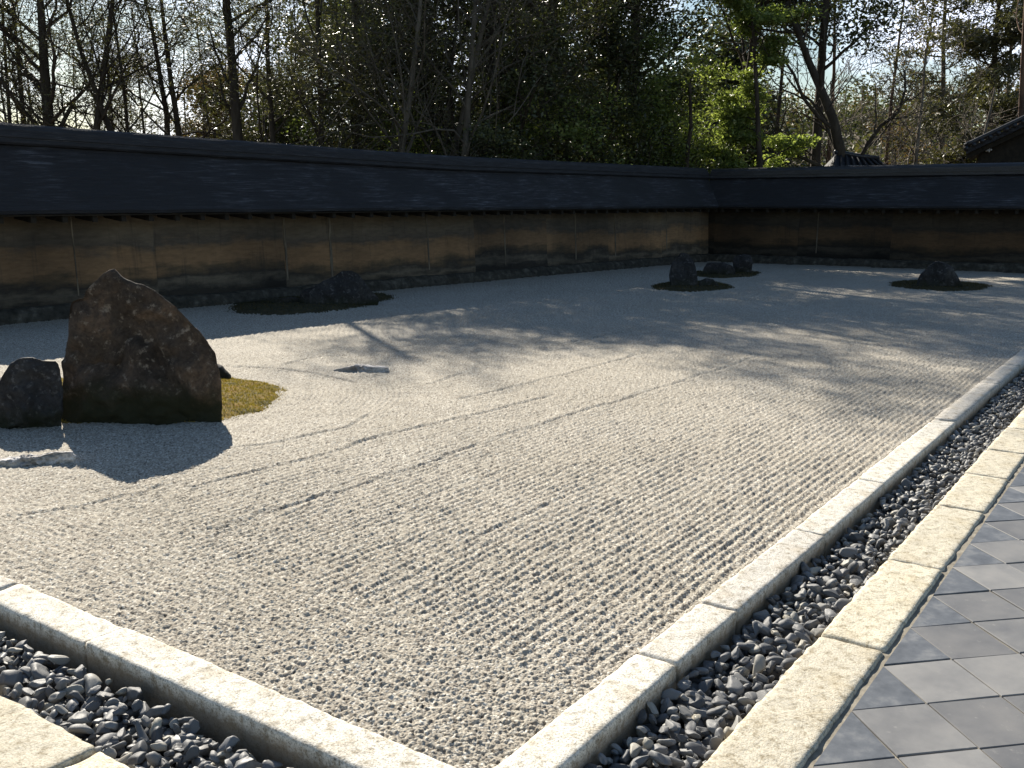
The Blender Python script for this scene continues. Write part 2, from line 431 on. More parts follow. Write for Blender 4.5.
# ------------------------------------------------------------------ kerb stones
def block_mesh(name, L_, W_, T_, seed, res=.022, r0=.010, rough=.004):
    """rough hewn stone block, origin at the middle of its top face"""
    nx, ny, nz = max(2, int(L_ / res)), max(2, int(W_ / res)), max(2, int(T_ / res))
    V = {}; verts = []; F = []
    def vid(i, j, k):
        key = (i, j, k)
        if key not in V:
            V[key] = len(verts); verts.append((i / nx, j / ny, k / nz))
        return V[key]
    for i in range(nx):
        for j in range(ny):
            F.append((vid(i, j, nz), vid(i + 1, j, nz), vid(i + 1, j + 1, nz), vid(i, j + 1, nz)))
    for i in range(nx):
        for k in range(nz):
            F.append((vid(i, 0, k), vid(i + 1, 0, k), vid(i + 1, 0, k + 1), vid(i, 0, k + 1)))
            F.append((vid(i + 1, ny, k), vid(i, ny, k), vid(i, ny, k + 1), vid(i + 1, ny, k + 1)))
    for j in range(ny):
        for k in range(nz):
            F.append((vid(0, j + 1, k), vid(0, j, k), vid(0, j, k + 1), vid(0, j + 1, k + 1)))
            F.append((vid(nx, j, k), vid(nx, j + 1, k), vid(nx, j + 1, k + 1), vid(nx, j, k + 1)))
    p = np.array(verts); dim = np.array([L_, W_, T_]); p = (p - [.5, .5, 1]) * dim
    s = seed * 3.7
    rr = r0 * (.5 + 1.6 * vnoise(p[:, 0] * 14 + s, p[:, 1] * 14 + p[:, 2] * 9, seed))
    lo = np.array([-L_ / 2, -W_ / 2, -T_]); hi = np.array([L_ / 2, W_ / 2, 0])
    q = np.clip(p, lo + rr[:, None], hi - rr[:, None]); d = p - q; n = np.linalg.norm(d, axis=1)[:, None] + 1e-9
    p = q + d / n * rr[:, None]
    dn = (fbm(p[:, 0] * 22 + s, p[:, 1] * 22 + p[:, 2] * 17, seed + 3, 3) - .5) * rough * 2 + (fbm(p[:, 0] * 4 + s, p[:, 1] * 4, seed + 8, 2) - .5) * rough * 1.5
    p = p + d / n * dn[:, None]
    return quads_mesh(name, p, F)
ORD = ['first', 'second', 'third', 'fourth', 'fifth', 'sixth', 'seventh', 'eighth', 'ninth', 'tenth', 'eleventh', 'twelfth', 'thirteenth', 'fourteenth', 'fifteenth', 'sixteenth', 'seventeenth', 'eighteenth', 'nineteenth', 'twentieth', 'twenty-first', 'twenty-second', 'twenty-third', 'twenty-fourth', 'twenty-fifth', 'twenty-sixth', 'twenty-seventh', 'twenty-eighth', 'twenty-ninth', 'thirtieth', 'thirty-first', 'thirty-second', 'thirty-third', 'thirty-fourth', 'thirty-fifth']
rng = random.Random(4)
def kerb_row(cuts, axis, w0, w1, T_, m, name, lab, cat, grp, seed, rough=.004, r0=.010, z=0.0, near=8):
    for i, (a, b) in enumerate(zip(cuts[:-1], cuts[1:])):
        Ln = b - a - .010; mid = (a + b) / 2
        res = .02 if a < near else .06
        me = block_mesh(name, Ln, w1 - w0, T_, seed + i, res, r0, rough)
        o = obj(name, me, m)
        zz = z + rng.uniform(-.003, .003)
        if axis == 'x':
            o.location = (mid, (w0 + w1) / 2 + rng.uniform(-.003, .003), zz)
            o.rotation_euler = (rng.uniform(-.01, .01), rng.uniform(-.002, .002), rng.uniform(-.003, .003))
        else:
            o.location = ((w0 + w1) / 2 + rng.uniform(-.003, .003), mid, zz)
            o.rotation_euler = (0, rng.uniform(-.01, .01), PI / 2 + rng.uniform(-.003, .003))
        tag(o, lab % ORD[i], cat, grp)
cuts = [KX0, 3.316, 3.933, 5.17, 6.40, 8.60, 10.67]
while cuts[-1] < CORX - 1.5: cuts.append(cuts[-1] + rng.uniform(1.1, 2.1))
cuts.append(CORX)
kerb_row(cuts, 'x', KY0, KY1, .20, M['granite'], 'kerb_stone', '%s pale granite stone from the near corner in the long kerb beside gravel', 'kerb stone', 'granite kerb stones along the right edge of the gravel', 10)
cuts = [KY1 + .004, 3.62, 4.47]
while cuts[-1] < 13.5: cuts.append(cuts[-1] + rng.uniform(1.1, 1.9))
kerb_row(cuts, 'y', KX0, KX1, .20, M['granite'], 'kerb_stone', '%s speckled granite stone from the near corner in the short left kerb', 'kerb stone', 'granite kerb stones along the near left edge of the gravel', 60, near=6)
cuts = [YX0, 2.55, 3.91, 4.99, 6.1, 6.95, 7.75, 8.6]
while cuts[-1] < CORX - 1.5: cuts.append(cuts[-1] + rng.uniform(.9, 1.6))
cuts.append(CORX)
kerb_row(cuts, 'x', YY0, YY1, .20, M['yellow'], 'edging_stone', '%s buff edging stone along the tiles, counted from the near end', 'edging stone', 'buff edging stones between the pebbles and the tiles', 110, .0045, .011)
cuts = [YY1 + .004, 2.86]
while cuts[-1] < 13.5: cuts.append(cuts[-1] + rng.uniform(.9, 1.6))
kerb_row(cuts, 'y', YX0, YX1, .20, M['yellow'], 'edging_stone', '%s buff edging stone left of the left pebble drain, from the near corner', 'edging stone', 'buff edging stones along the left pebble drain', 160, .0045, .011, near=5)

# ------------------------------------------------------------------ tiled path
def tiles():
    m1, nt, b = mat('grey_tile', .55)
    c = coords(nt)
    a = nt.nodes.new('ShaderNodeAttribute'); a.attribute_name = 'tint'
    col = ramp(nt, a.outputs['Fac'], [(0, (.15, .151, .155)), (.6, (.20, .199, .198)), (1, (.26, .256, .25))])
    n = noise_tex(nt, c, 3.5, 6, .65)
    col = mixc(nt, 1.0, col, ramp(nt, n, [(.3, (.72, .73, .75)), (.55, (1, 1, 1)), (.75, (1.2, 1.18, 1.15))]), 'MULTIPLY')
    n2 = noise_tex(nt, c, 26, 5, .7)
    col = mixc(nt, ramp(nt, n2, [(.62, (0, 0, 0)), (.74, (.5, .5, .5))]), col, (.34, .33, .31))
    nt.links.new(col, b.inputs['Base Color'])
    r = ramp(nt, n, [(.3, (.42, .42, .42)), (.7, (.65, .65, .65))]); nt.links.new(r, b.inputs['Roughness'])
    bump(nt, b, n2, .15, .003)
    m2, nt, b = mat('blue_tile', .45)
    c = coords(nt); n = noise_tex(nt, c, 9, 6, .65)
    col = ramp(nt, n, [(.3, (.08, .088, .10)), (.52, (.13, .14, .155)), (.66, (.2, .205, .21)), (.8, (.33, .32, .3))])
    nt.links.new(col, b.inputs['Base Color']); bump(nt, b, noise_tex(nt, c, 30, 4), .15, .003)
    a_ = .214; X0 = 3.355; Y0 = YY0 - .022; g = .0058
    V = []; F = []; tint = []; mi = []
    rg = random.Random(2)
    for m_ in range(-26, 118):
        for n_ in range(0, 17):
            if (m_ + n_) % 2 == 0: continue
            cx, cy = X0 + m_ * a_, Y0 - n_ * a_
            e = a_ - g
            if n_ == 0: pts = [(-e, -g * .8), (0, -e), (e, -g * .8)]
            else: pts = [(-e, 0), (0, -e), (e, 0), (0, e)]
            z = rg.uniform(-.0022, .0022); tx = rg.uniform(-.009, .009); ty = rg.uniform(-.009, .009)
            k = len(pts); s = len(V)
            cc = np.mean(pts, 0)
            for sc, dz in ((1, -.03), (1, -.003), (.985, 0)):
                for q in pts:
                    qx = cc[0] + (q[0] - cc[0]) * sc; qy = cc[1] + (q[1] - cc[1]) * sc
                    V.append((cx + qx, cy + qy, z + dz + qx * tx + qy * ty - .006))
            t = rg.random()
            for L1 in (0, 1):
                for j in range(k):
                    F.append([s + L1 * k + j, s + L1 * k + (j + 1) % k, s + (L1 + 1) * k + (j + 1) % k, s + (L1 + 1) * k + j]); tint.append(t); mi.append(1 if n_ == 0 else 0)
            F.append([s + 2 * k + j for j in range(k)]); tint.append(t); mi.append(1 if n_ == 0 else 0)
    tot = np.array([len(f) for f in F]); flat = np.concatenate(F)
    me = mesh_from('tiled_path', V, flat, np.concatenate([[0], np.cumsum(tot)[:-1]]), tot, False)
    set_attr(me, tint); 
    o = obj('tiled_path', me, [m1, m2]); tag(o, kind='structure')
    me.polygons.foreach_set('material_index', np.array(mi, dtype=np.int32))
    sheet('path_bed', -3, 30, -4, YY0 + .03, -.0135, M['grout'])
tiles()

# ------------------------------------------------------------------ pebbles
def ico(sub):
    import bmesh
    bm = bmesh.new(); bmesh.ops.create_icosphere(bm, subdivisions=sub, radius=1)
    v = np.array([x.co[:] for x in bm.verts]); f = np.array([[y.index for y in x.verts] for x in bm.faces]); bm.free()
    return v, f
def pebble_shape(v, seed):
    rg = np.random.RandomState(seed); p = v.copy()
    for _ in range(11):                      # knock flats off
        n = rg.normal(size=3); n /= np.linalg.norm(n); d = rg.uniform(.42, .8)
        t = p @ n; over = np.clip(t - d, 0, None); p -= over[:, None] * n * .97
    p += np.array([mn.noise_vector(Vector(q * 1.3 + seed * 5)) for q in v]) * .13
    return p * np.array([1.22, rg.uniform(.6, .95), rg.uniform(.36, .62)]) * rg.uniform(.95, 1.15)
def pebbles():
    v2, f2 = ico(3); v1, f1 = ico(1); vm, fm = ico(2)
    shapes = [pebble_shape(v2, s) for s in range(14)]
    low = [pebble_shape(v1, s) for s in range(14)]
    mid = [pebble_shape(vm, s) for s in range(14)]
    rg = np.random.RandomState(7); P = []
    def fill(x0, x1, y0, y1, layers, sp):
        for lz, lo in layers:
            nx = int((x1 - x0) / sp); ny = max(1, int(round((y1 - y0) / sp)))
            for i in range(nx):
                for j in range(ny):
                    P.append((x0 + (i + .5 + rg.uniform(-.45, .45)) * sp, y0 + (j + .5 + rg.uniform(-.4, .4)) * (y1 - y0) / ny, lz + rg.uniform(-.014, .018), lo))
    fill(YX1 + .0, 12, YY1 + .02, KY0 - .02, ((-.155, 0), (-.120, 0), (-.084, 1)), .046)
    fill(12, CORX, YY1 + .02, KY0 - .02, ((-.092, 1),), .055)
    fill(YX1 + .02, KX0 - .02, KY0 - .02, 8, ((-.155, 0), (-.120, 0), (-.084, 1)), .048)
    fill(YX1 + .02, KX0 - .02, 8, 14, ((-.105, 1),), .06)
    P = np.array(P); n = len(P)
    size = rg.lognormal(math.log(.031), .30, n).clip(.017, .054)
    ang = rg.uniform(0, 2 * PI, n); tilt = rg.normal(0, .55, (n, 2)); sh = rg.randint(0, 14, n)
    # projected size in the photo
    d = np.stack([P[:, 0], P[:, 1], P[:, 2] - H], 1)
    f = d @ FW; u = 512 + F_PX * (d @ RT) / f; v = 384 - F_PX * (d @ UP) / f
    inside = (f > .1) & (u > 4) & (u < 1020) & (v > 0) & (v < 764)
    score = np.where(inside & (P[:, 3] > .5), size / np.where(f > .1, f, 9) , 0)
    # stones tucked under the kerb's foot are half hidden; leave them to the rest
    order = np.argsort(-score); hero = set(order[:300].tolist())
    def rot(i):
        ca, sa = math.cos(ang[i]), math.sin(ang[i]); A = np.array([[ca, -sa, 0], [sa, ca, 0], [0, 0, 1]])
        tx, ty = tilt[i]; B = np.array([[1, 0, 0], [0, math.cos(tx), -math.sin(tx)], [0, math.sin(tx), math.cos(tx)]])
        Cc = np.array([[math.cos(ty), 0, math.sin(ty)], [0, 1, 0], [-math.sin(ty), 0, math.cos(ty)]])
        return A @ B @ Cc
    meshes = []
    for s in range(14):
        me = quads_mesh('pebble', shapes[s], f2); me.materials.append(M['pebble']); meshes.append(me)
    from mathutils import Matrix
    for i in order[:300]:
        o = bpy.data.objects.new('pebble', meshes[sh[i]]); C.objects.link(o)
        Mx = Matrix([list(r) for r in rot(i) * size[i]]).to_4x4(); Mx.translation = Vector(P[i, :3] + [0, 0, .006]); o.matrix_world = Mx
        side = P[i, 1] > KY0 and P[i, 0] < KX0
        tag(o, 'smooth dark grey pebble in the left drain between two kerbs' if side else 'smooth dark grey pebble in the right drain beside the tiled path', 'pebble', 'dark pebbles filling the left drain' if side else 'dark pebbles filling the right drain')
    V = []; Fc = []; T = []; nn = 0
    for i in range(n):
        if i in hero: continue
        if f[i] < 5: src, fc = mid[sh[i]], fm
        else: src, fc = low[sh[i]], f1
        if f[i] < 3.6 and P[i, 3] > .5: src, fc = shapes[sh[i]], f2
        V.append(src @ (rot(i) * size[i]).T + P[i, :3]); Fc.append(fc + nn); nn += len(src); T.append(np.full(len(fc), rg.random()))
    me = quads_mesh('pebble_bed', np.concatenate(V), np.concatenate(Fc)); set_attr(me, np.concatenate(T))
    tag(obj('pebble_bed', me, M['pebble']), kind='stuff')
pebbles()

# ------------------------------------------------------------------ rocks
IV, IF = ico(6); IV5, IF5 = ico(5)
def rock(name, px, foot, T, m, label, cat='rock', seed=0, rough=.04, big=False, push=1.0, taper=.4, centre=None, lean=0, zbase=None, n1=1.6, zs=1.0):
    """px: silhouette in the photo; foot: pixel where its front meets the ground; T: half depth in metres"""
    P = G(*foot, z=-.03) + FH * T * push
    S_ = np.array([on_plane(u, v, P) for u, v in px])
    S_[:, 1] *= zs
    zb = -.10 if zbase is None else zbase
    if centre is None: c = np.array([S_[:, 0].mean(), (S_[:, 1].max() + zb) * .45])
    else: c = np.array(on_plane(*centre, P))
    sil = np.vstack([S_, [[S_[-1, 0] * .98 + .02 * c[0], zb], [c[0], zb - .02], [S_[0, 0] * .98 + .02 * c[0], zb]]])
    # densify outline
    Q = []
    for a, b in zip(sil, np.roll(sil, -1, 0)):
        for t in np.linspace(0, 1, 8, endpoint=False): Q.append(a + (b - a) * t)
    Q = np.array(Q)
    V, F = (IV, IF) if big else (IV5, IF5)
    sx, sy, sz = V[:, 0], V[:, 1], V[:, 2]
    th = np.arctan2(sz, sx); rho = np.clip(np.hypot(sx, sz), 0, 1)
    R = ring_radius(c, Q, th)
    g = rho ** (.75 if zs == 1 else 1.0)
    X = c[0] + np.cos(th) * R * g; Z = c[1] + np.sin(th) * R * g
    hgt = max(S_[:, 1].max(), .05)
    Y = np.sign(sy) * np.abs(sy) ** (.72 if zs == 1 else 1.0) * T * (1 - taper * np.clip(Z / hgt, 0, 1))
    Y += lean * np.clip(Z, 0, None)
    p = np.stack([X, Y, Z], 1)
    rgr = np.random.RandomState(seed + 77)
    for _ in range(26 if big else 14):
        n_ = rgr.normal(size=3) * np.array([.5, 1.0, .55]); n_[1] += np.sign(n_[1]) * .9; n_ /= np.linalg.norm(n_)
        tt = p @ n_; dd = np.percentile(tt, rgr.uniform(72, 95)); ov = np.clip(tt - dd, 0, None)
        sg = np.sign(n_[1]); ny = p[:, 1] - ov / n_[1] * .97
        p[:, 1] = np.where((ov > 0) & (p[:, 1] * sg > 0), sg * np.maximum(ny * sg, .12 * np.abs(p[:, 1])), p[:, 1])
    nrm = p - np.array([c[0], 0, c[1]]); nrm /= np.linalg.norm(nrm, axis=1)[:, None] + 1e-9
    sc = max(hgt, .15)
    disp = np.array([mn.ridged_multi_fractal(Vector((q / sc * n1 + seed * 9.1).tolist()), 1.0, 2.1, 5, 1.0, 2.0) for q in p]) - 1.1
    disp2 = np.array([mn.noise(Vector((q / sc * 1.1 + seed * 3.3).tolist())) for q in p])
    fine = np.array([mn.fractal(Vector((q / sc * 7 + seed).tolist()), .8, 2.0, 4) for q in p])
    d = rough * sc * ((disp - disp.mean()) * .95 + disp2 * 1.1 + fine * .28)
    dirv = np.stack([nrm[:, 0] * .26, np.sign(sy) * np.abs(sy) + 0 * X, nrm[:, 2] * (.26 if zs == 1 else .5)], 1)
    p = p + dirv * d[:, None]
    W = p[:, 0:1] * RT + p[:, 1:2] * FH + np.stack([0 * X, 0 * X, p[:, 2]], 1)
    me = quads_mesh(name, W, F)
    o = obj(name, me, m, loc=(P[0], P[1], 0)); tag(o, label, cat)
    return o
M['rock_brown'] = rock_mat('brown_rock', (.062, .047, .036), (.12, .082, .055), (.25, .215, .175), (.022, .022, .009), .28)
M['rock_grey'] = rock_mat('grey_rock', (.034, .034, .037), (.055, .053, .052), (.14, .14, .145), (.02, .023, .010), .1)
M['rock_white'] = rock_mat('white_rock', (.45, .43, .42), (.68, .66, .65), (.85, .83, .82), (.2, .19, .17), -.5)

BIG = [(64, 425), (63, 395), (63, 362), (66, 358), (65.5, 328), (68, 303), (70, 299), (76, 296.5), (82, 296), (84, 290), (96.5, 279), (103, 272), (108.7, 267.5), (115, 267), (122, 273.5), (133, 279), (145, 283), (155, 289), (165, 296), (180.6, 310), (190, 320), (200.6, 332.5), (214, 352), (220.5, 372), (223, 388), (222, 410), (221, 422)]
rock('standing_rock', BIG, (140, 429), .30, M['rock_brown'], 'largest brown standing rock with a pointed top on moss', seed=1, rough=.085, n1=2.0, big=True, centre=(135, 372), taper=.45)
rock('dark_rock', [(-60, 436), (-62, 400), (-40, 383), (0, 379), (5, 377), (14, 363), (22, 358), (33, 357), (42, 361), (56, 361), (60, 370), (63, 390), (62, 426)], (30, 434), .26, M['rock_grey'], 'low lumpy dark rock at left edge beside the big brown rock', seed=2, rough=.10, n1=2.2, centre=(15, 405), big=True)
rock('small_rock', [(205, 384), (206, 366), (214, 363), (222, 366), (231, 375), (232, 383)], (219, 383), .12, M['rock_grey'], 'small grey rock peeking out behind the big brown rock', seed=3, rough=.05)
rock('white_flat_rock', [(-30, 482), (-28, 468), (-5, 460), (8, 456), (20, 455.5), (28, 453), (40, 452.5), (52, 448), (70, 448), (74, 455), (76, 466)], (20, 474), .27, M['rock_white'], 'white craggy flat rock low in gravel in front of the dark rock', seed=14, rough=.28, n1=3.2, big=True, taper=.0, zs=.62)
rock('flat_rock', [(329, 376), (335, 370), (346, 366.5), (355, 364.5), (364, 364), (373, 366), (388, 366.5), (389, 371)], (357, 376), .27, M['rock_white'], 'small flat pale rock alone in raked rings of gravel', seed=5, rough=.26, n1=3, zs=.7)
rock('ridged_rock', [(300, 306), (301, 293), (304, 289), (315, 286), (322, 281), (334, 276), (342, 271), (352, 270.5), (358, 274), (364, 281), (369, 289), (378, 297), (379, 300)], (332, 308), .40, M['rock_grey'], 'long dark blue rock against the wall on rear left moss', seed=6, rough=.07, centre=(335, 295))
rock('low_rock', [(228, 306), (234, 303), (262, 300), (292, 297), (299, 298), (300, 303)], (265, 306), .22, M['rock_grey'], 'very low flat rock by the wall left of the dark blue rock', seed=7, rough=.03)
rock('upright_rock', [(671, 289), (669.5, 275), (672, 263), (676, 258), (681, 252), (688, 253), (692, 258), (695.5, 267), (697, 279), (697, 289)], (684, 289), .38, M['rock_grey'], 'tall upright dark rock standing on the middle moss patch', seed=8, rough=.06)
rock('small_rock', [(698, 288), (700, 281), (706, 278), (713, 279), (718, 284), (719, 289)], (709, 288.5), .2, M['rock_grey'], 'small round rock at right foot of the tall upright rock', seed=9, rough=.05)
rock('reclining_rock', [(702, 277), (704, 268), (708, 263), (716, 262.5), (724, 262.5), (731, 265), (735, 270), (736, 277)], (720, 277), .4, M['rock_grey'], 'broad low dark rock on the farthest moss patch near the wall', seed=10, rough=.07)
rock('square_rock', [(733, 276), (733, 260), (735, 256), (744, 254), (750, 255), (752, 262), (751, 274)], (742, 275), .3, M['rock_grey'], 'squarish upright dark rock right end of the farthest moss patch', seed=11, rough=.05)
rock('domed_rock', [(917, 289), (920, 280), (922, 274), (930, 265), (936, 261), (943, 262), (950, 266), (955, 275), (957, 280), (961, 289)], (938, 290), .45, M['rock_grey'], 'rounded dark rock standing alone on the right hand moss patch', seed=12, rough=.07)

# ------------------------------------------------------------------ moss patches
def moss_mat():
    m, nt, b = mat('moss', .95)
    c = coords(nt)
    n = noise_tex(nt, c, 4, 5, .6); n2 = noise_tex(nt, c, 60, 4, .7)
    col = ramp(nt, n, [(.32, (.07, .065, .016)), (.46, (.16, .12, .022)), (.58, (.24, .16, .03)), (.7, (.20, .09, .028))])
    col = mixc(nt, 1.0, col, ramp(nt, n2, [(.3, (.5, .5, .5)), (.65, (1.25, 1.25, 1.2))]), 'MULTIPLY')
    nt.links.new(col, b.inputs['Base Color']); bump(nt, b, n2, 1.0, .015)
    return m
M['moss'] = moss_mat()
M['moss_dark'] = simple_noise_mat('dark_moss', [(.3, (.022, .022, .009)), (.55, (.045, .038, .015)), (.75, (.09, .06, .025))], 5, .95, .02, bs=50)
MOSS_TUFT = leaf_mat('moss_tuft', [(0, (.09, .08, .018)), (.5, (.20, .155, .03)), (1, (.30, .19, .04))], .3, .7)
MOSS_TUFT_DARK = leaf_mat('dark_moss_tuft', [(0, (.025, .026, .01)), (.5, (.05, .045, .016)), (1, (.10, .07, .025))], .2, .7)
MOSSL = ['golden green moss patch under the big brown rock', 'long dark moss patch against the foot of the long wall', 'dark moss ring round the tall upright middle rock', 'thin dark moss strip under the two farthest rocks', 'round brown green moss patch under the domed right rock']
for i, (c, P) in enumerate(ISL):
    nr, na = (60, 260) if i == 0 else (24, 120)
    th = np.linspace(-PI, PI, na, endpoint=False); R = ring_radius(c, P, th)
    R = np.convolve(np.concatenate([R[-4:], R, R[:4]]), np.ones(9) / 9, 'valid')
    R = R * (1 + (fbm(np.cos(th) * 9 + 20, np.sin(th) * 9 + 20, 5, 3) - .5) * .05)
    rr = np.linspace(0, 1, nr + 1)[1:]
    X = c[0] + np.outer(rr, R * np.cos(th)); Y = c[1] + np.outer(rr, R * np.sin(th))
    A = .075 if i == 0 else .06
    Z = -.045 + A * (1 - rr[:, None] ** 5) + (fbm(X * 9, Y * 9, 7, 4) - .5) * .035 + (fbm(X * 45, Y * 45, 9, 2) - .5) * .014
    Z = Z - (rr[:, None] > .999) * .03
    V = np.concatenate([[[c[0], c[1], -.045 + A]], np.stack([X, Y, Z], -1).reshape(-1, 3)])
    V[:, :2] -= c
    q = []
    for a in range(nr - 1):
        for b_ in range(na):
            b2 = (b_ + 1) % na
            q.append((1 + a * na + b_, 1 + (a + 1) * na + b_, 1 + (a + 1) * na + b2, 1 + a * na + b2))
    for b_ in range(na): q.append((0, 1 + b_, 1 + (b_ + 1) % na, 0))
    F = [list(x) if x[0] != x[3] else list(x[:3]) for x in q]
    tot = np.array([len(f) for f in F])
    me = mesh_from('moss_patch', V, np.concatenate(F), np.concatenate([[0], np.cumsum(tot)[:-1]]), tot)
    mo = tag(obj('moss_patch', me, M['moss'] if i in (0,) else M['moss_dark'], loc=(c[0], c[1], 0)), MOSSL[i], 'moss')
    rgm = np.random.RandomState(i); nt_ = 26000 if i == 0 else 3500
    a_ = rgm.uniform(-PI, PI, nt_); q_ = np.sqrt(rgm.uniform(0, 1.02, nt_)); Rr = np.interp(a_, th, R) * q_
    cx = Rr * np.cos(a_); cy = Rr * np.sin(a_); cz = -.045 + A * (1 - np.clip(q_, 0, 1) ** 5) + (fbm((cx + c[0]) * 9, (cy + c[1]) * 9, 7, 4) - .5) * .035
    ln = rgm.uniform(.008, .02, nt_) * (1 if i == 0 else 1.8); az_ = rgm.uniform(0, 2 * PI, nt_); wd = ln * .28
    B0 = np.stack([cx - np.cos(az_) * wd, cy - np.sin(az_) * wd, cz], -1); B1 = np.stack([cx + np.cos(az_) * wd, cy + np.sin(az_) * wd, cz], -1)
    tl = rgm.normal(0, .5, (nt_, 2)) * ln[:, None]; tp_ = np.stack([cx + tl[:, 0], cy + tl[:, 1], cz + ln], -1)
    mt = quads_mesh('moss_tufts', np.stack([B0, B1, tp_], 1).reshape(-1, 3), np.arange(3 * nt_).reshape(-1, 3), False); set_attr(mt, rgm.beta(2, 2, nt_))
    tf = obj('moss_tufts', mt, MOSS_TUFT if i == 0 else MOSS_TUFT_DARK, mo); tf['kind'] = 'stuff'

# ------------------------------------------------------------------ walls
def clay_mat(name, dark=1.0):
    m, nt, b = mat(name, .92)
    c = coords(nt)
    sp = nt.nodes.new('ShaderNodeSeparateXYZ'); nt.links.new(c, sp.inputs[0])
    n = noise_tex(nt, coords(nt, (.35, .35, 2.2)), 2.2, 6, .6, .3)
    ad = N(nt, 'ShaderNodeMath', operation='MULTIPLY_ADD'); nt.links.new(n, ad.inputs[0]); ad.inputs[1].default_value = .55
    nt.links.new(sp.outputs[2], ad.inputs[2])
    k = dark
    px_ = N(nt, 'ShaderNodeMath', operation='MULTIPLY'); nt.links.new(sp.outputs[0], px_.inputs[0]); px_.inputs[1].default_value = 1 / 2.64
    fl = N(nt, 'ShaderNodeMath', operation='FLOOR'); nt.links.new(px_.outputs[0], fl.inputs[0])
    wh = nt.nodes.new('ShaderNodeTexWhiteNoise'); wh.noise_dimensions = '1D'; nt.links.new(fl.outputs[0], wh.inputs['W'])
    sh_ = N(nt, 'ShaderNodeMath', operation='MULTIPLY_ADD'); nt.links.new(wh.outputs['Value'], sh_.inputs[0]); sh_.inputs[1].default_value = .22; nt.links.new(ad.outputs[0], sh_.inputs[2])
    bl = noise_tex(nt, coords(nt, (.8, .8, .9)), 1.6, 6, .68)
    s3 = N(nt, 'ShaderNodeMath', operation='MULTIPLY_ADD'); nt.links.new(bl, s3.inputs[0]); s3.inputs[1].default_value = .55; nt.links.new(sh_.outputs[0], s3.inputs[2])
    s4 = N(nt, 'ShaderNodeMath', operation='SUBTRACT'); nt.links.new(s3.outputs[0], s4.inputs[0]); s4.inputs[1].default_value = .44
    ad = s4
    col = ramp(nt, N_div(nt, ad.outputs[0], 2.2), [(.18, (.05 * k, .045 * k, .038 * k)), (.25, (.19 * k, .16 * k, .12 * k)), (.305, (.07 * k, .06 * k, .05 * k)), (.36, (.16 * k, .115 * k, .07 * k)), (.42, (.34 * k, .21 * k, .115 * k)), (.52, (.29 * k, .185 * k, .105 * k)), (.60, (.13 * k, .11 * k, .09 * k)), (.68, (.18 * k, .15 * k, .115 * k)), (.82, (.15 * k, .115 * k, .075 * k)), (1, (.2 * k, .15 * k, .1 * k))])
    # panel to panel differences and streaks
    v = noise_tex(nt, coords(nt, (.35, .35, .15)), 1.3, 2)
    col = mixc(nt, 1.0, col, ramp(nt, v, [(.35, (.55, .55, .56)), (.62, (1.15, 1.12, 1.08))]), 'MULTIPLY')
    pv = ramp(nt, wh.outputs['Value'], [(0, (.74, .75, .78)), (.5, (.95, .95, .95)), (1, (1.08, 1.04, 1.0))])
    col = mixc(nt, 1.0, col, pv, 'MULTIPLY')
    dr = noise_tex(nt, coords(nt, (5, 5, .35)), 2.2, 5, .65)
    col = mixc(nt, ramp(nt, dr, [(.55, (0, 0, 0)), (.72, (.55, .55, .55))]), col, (.05 * k, .045 * k, .04 * k))
    s = noise_tex(nt, coords(nt, (1, 1, 4)), 5, 6, .7)
    col = mixc(nt, 1.0, col, ramp(nt, s, [(.3, (.72, .72, .72)), (.65, (1.1, 1.1, 1.1))]), 'MULTIPLY')
    nt.links.new(col, b.inputs['Base Color'])
    bump(nt, b, s, .4, .015)
    return m
def N_div(nt, x, d):
    q = N(nt, 'ShaderNodeMath', operation='DIVIDE'); nt.links.new(x, q.inputs[0]); q.inputs[1].default_value = d; return q.outputs[0]
def shingle_mat():
    m, nt, b = mat('bark_shingle', .72)
    b.inputs['Specular IOR Level'].default_value = .5
    c = coords(nt, (1, 1, 1))
    n = noise_tex(nt, coords(nt, (.6, .6, 9)), 3.5, 7, .72, .3)
    col = ramp(nt, n, [(.36, (.010, .010, .013)), (.53, (.026, .026, .032)), (.63, (.075, .08, .095)), (.75, (.22, .235, .28))])
    n2 = noise_tex(nt, c, .8, 4)
    col = mixc(nt, ramp(nt, n2, [(.42, (.85, .85, .85)), (.54, (0, 0, 0))]), col, (.014, .014, .017))
    nt.links.new(col, b.inputs['Base Color'])
    bump(nt, b, noise_tex(nt, coords(nt, (1.2, 1.2, 26)), 4, 6, .7), .8, .03)
    return m
def ridge_mat(rough=.36):
    m, nt, b = mat('ridge_tile', rough)
    b.inputs['Specular IOR Level'].default_value = .5
    n = noise_tex(nt, coords(nt, (.7, .7, 5)), 4, 6, .7)
    nt.links.new(ramp(nt, n, [(.36, (.012, .013, .018)), (.6, (.028, .03, .038)), (.76, (.10, .10, .11))]), b.inputs['Base Color'])
    bump(nt, b, noise_tex(nt, coords(nt), 30, 4), .3, .01)
    return m
M['clay'] = clay_mat('ochre_clay', .92)
M['clay_shaded'] = clay_mat('shaded_clay', .36)  # same clay, with the far wall's tree shade put into its colour
M['shingle'] = shingle_mat(); M['ridge'] = ridge_mat(); M['ridge_matte'] = ridge_mat(.75)
M['foundation'] = simple_noise_mat('mossy_stone', [(.3, (.02, .02, .016)), (.55, (.06, .055, .045)), (.75, (.14, .13, .11))], 7, .9, .03, bs=18, strength=.9)
M['post'] = simple_noise_mat('weathered_post', [(.38, (.08, .065, .05)), (.6, (.2, .165, .12)), (.75, (.34, .3, .24))], 5, .85, .004, (6, 6, .6))

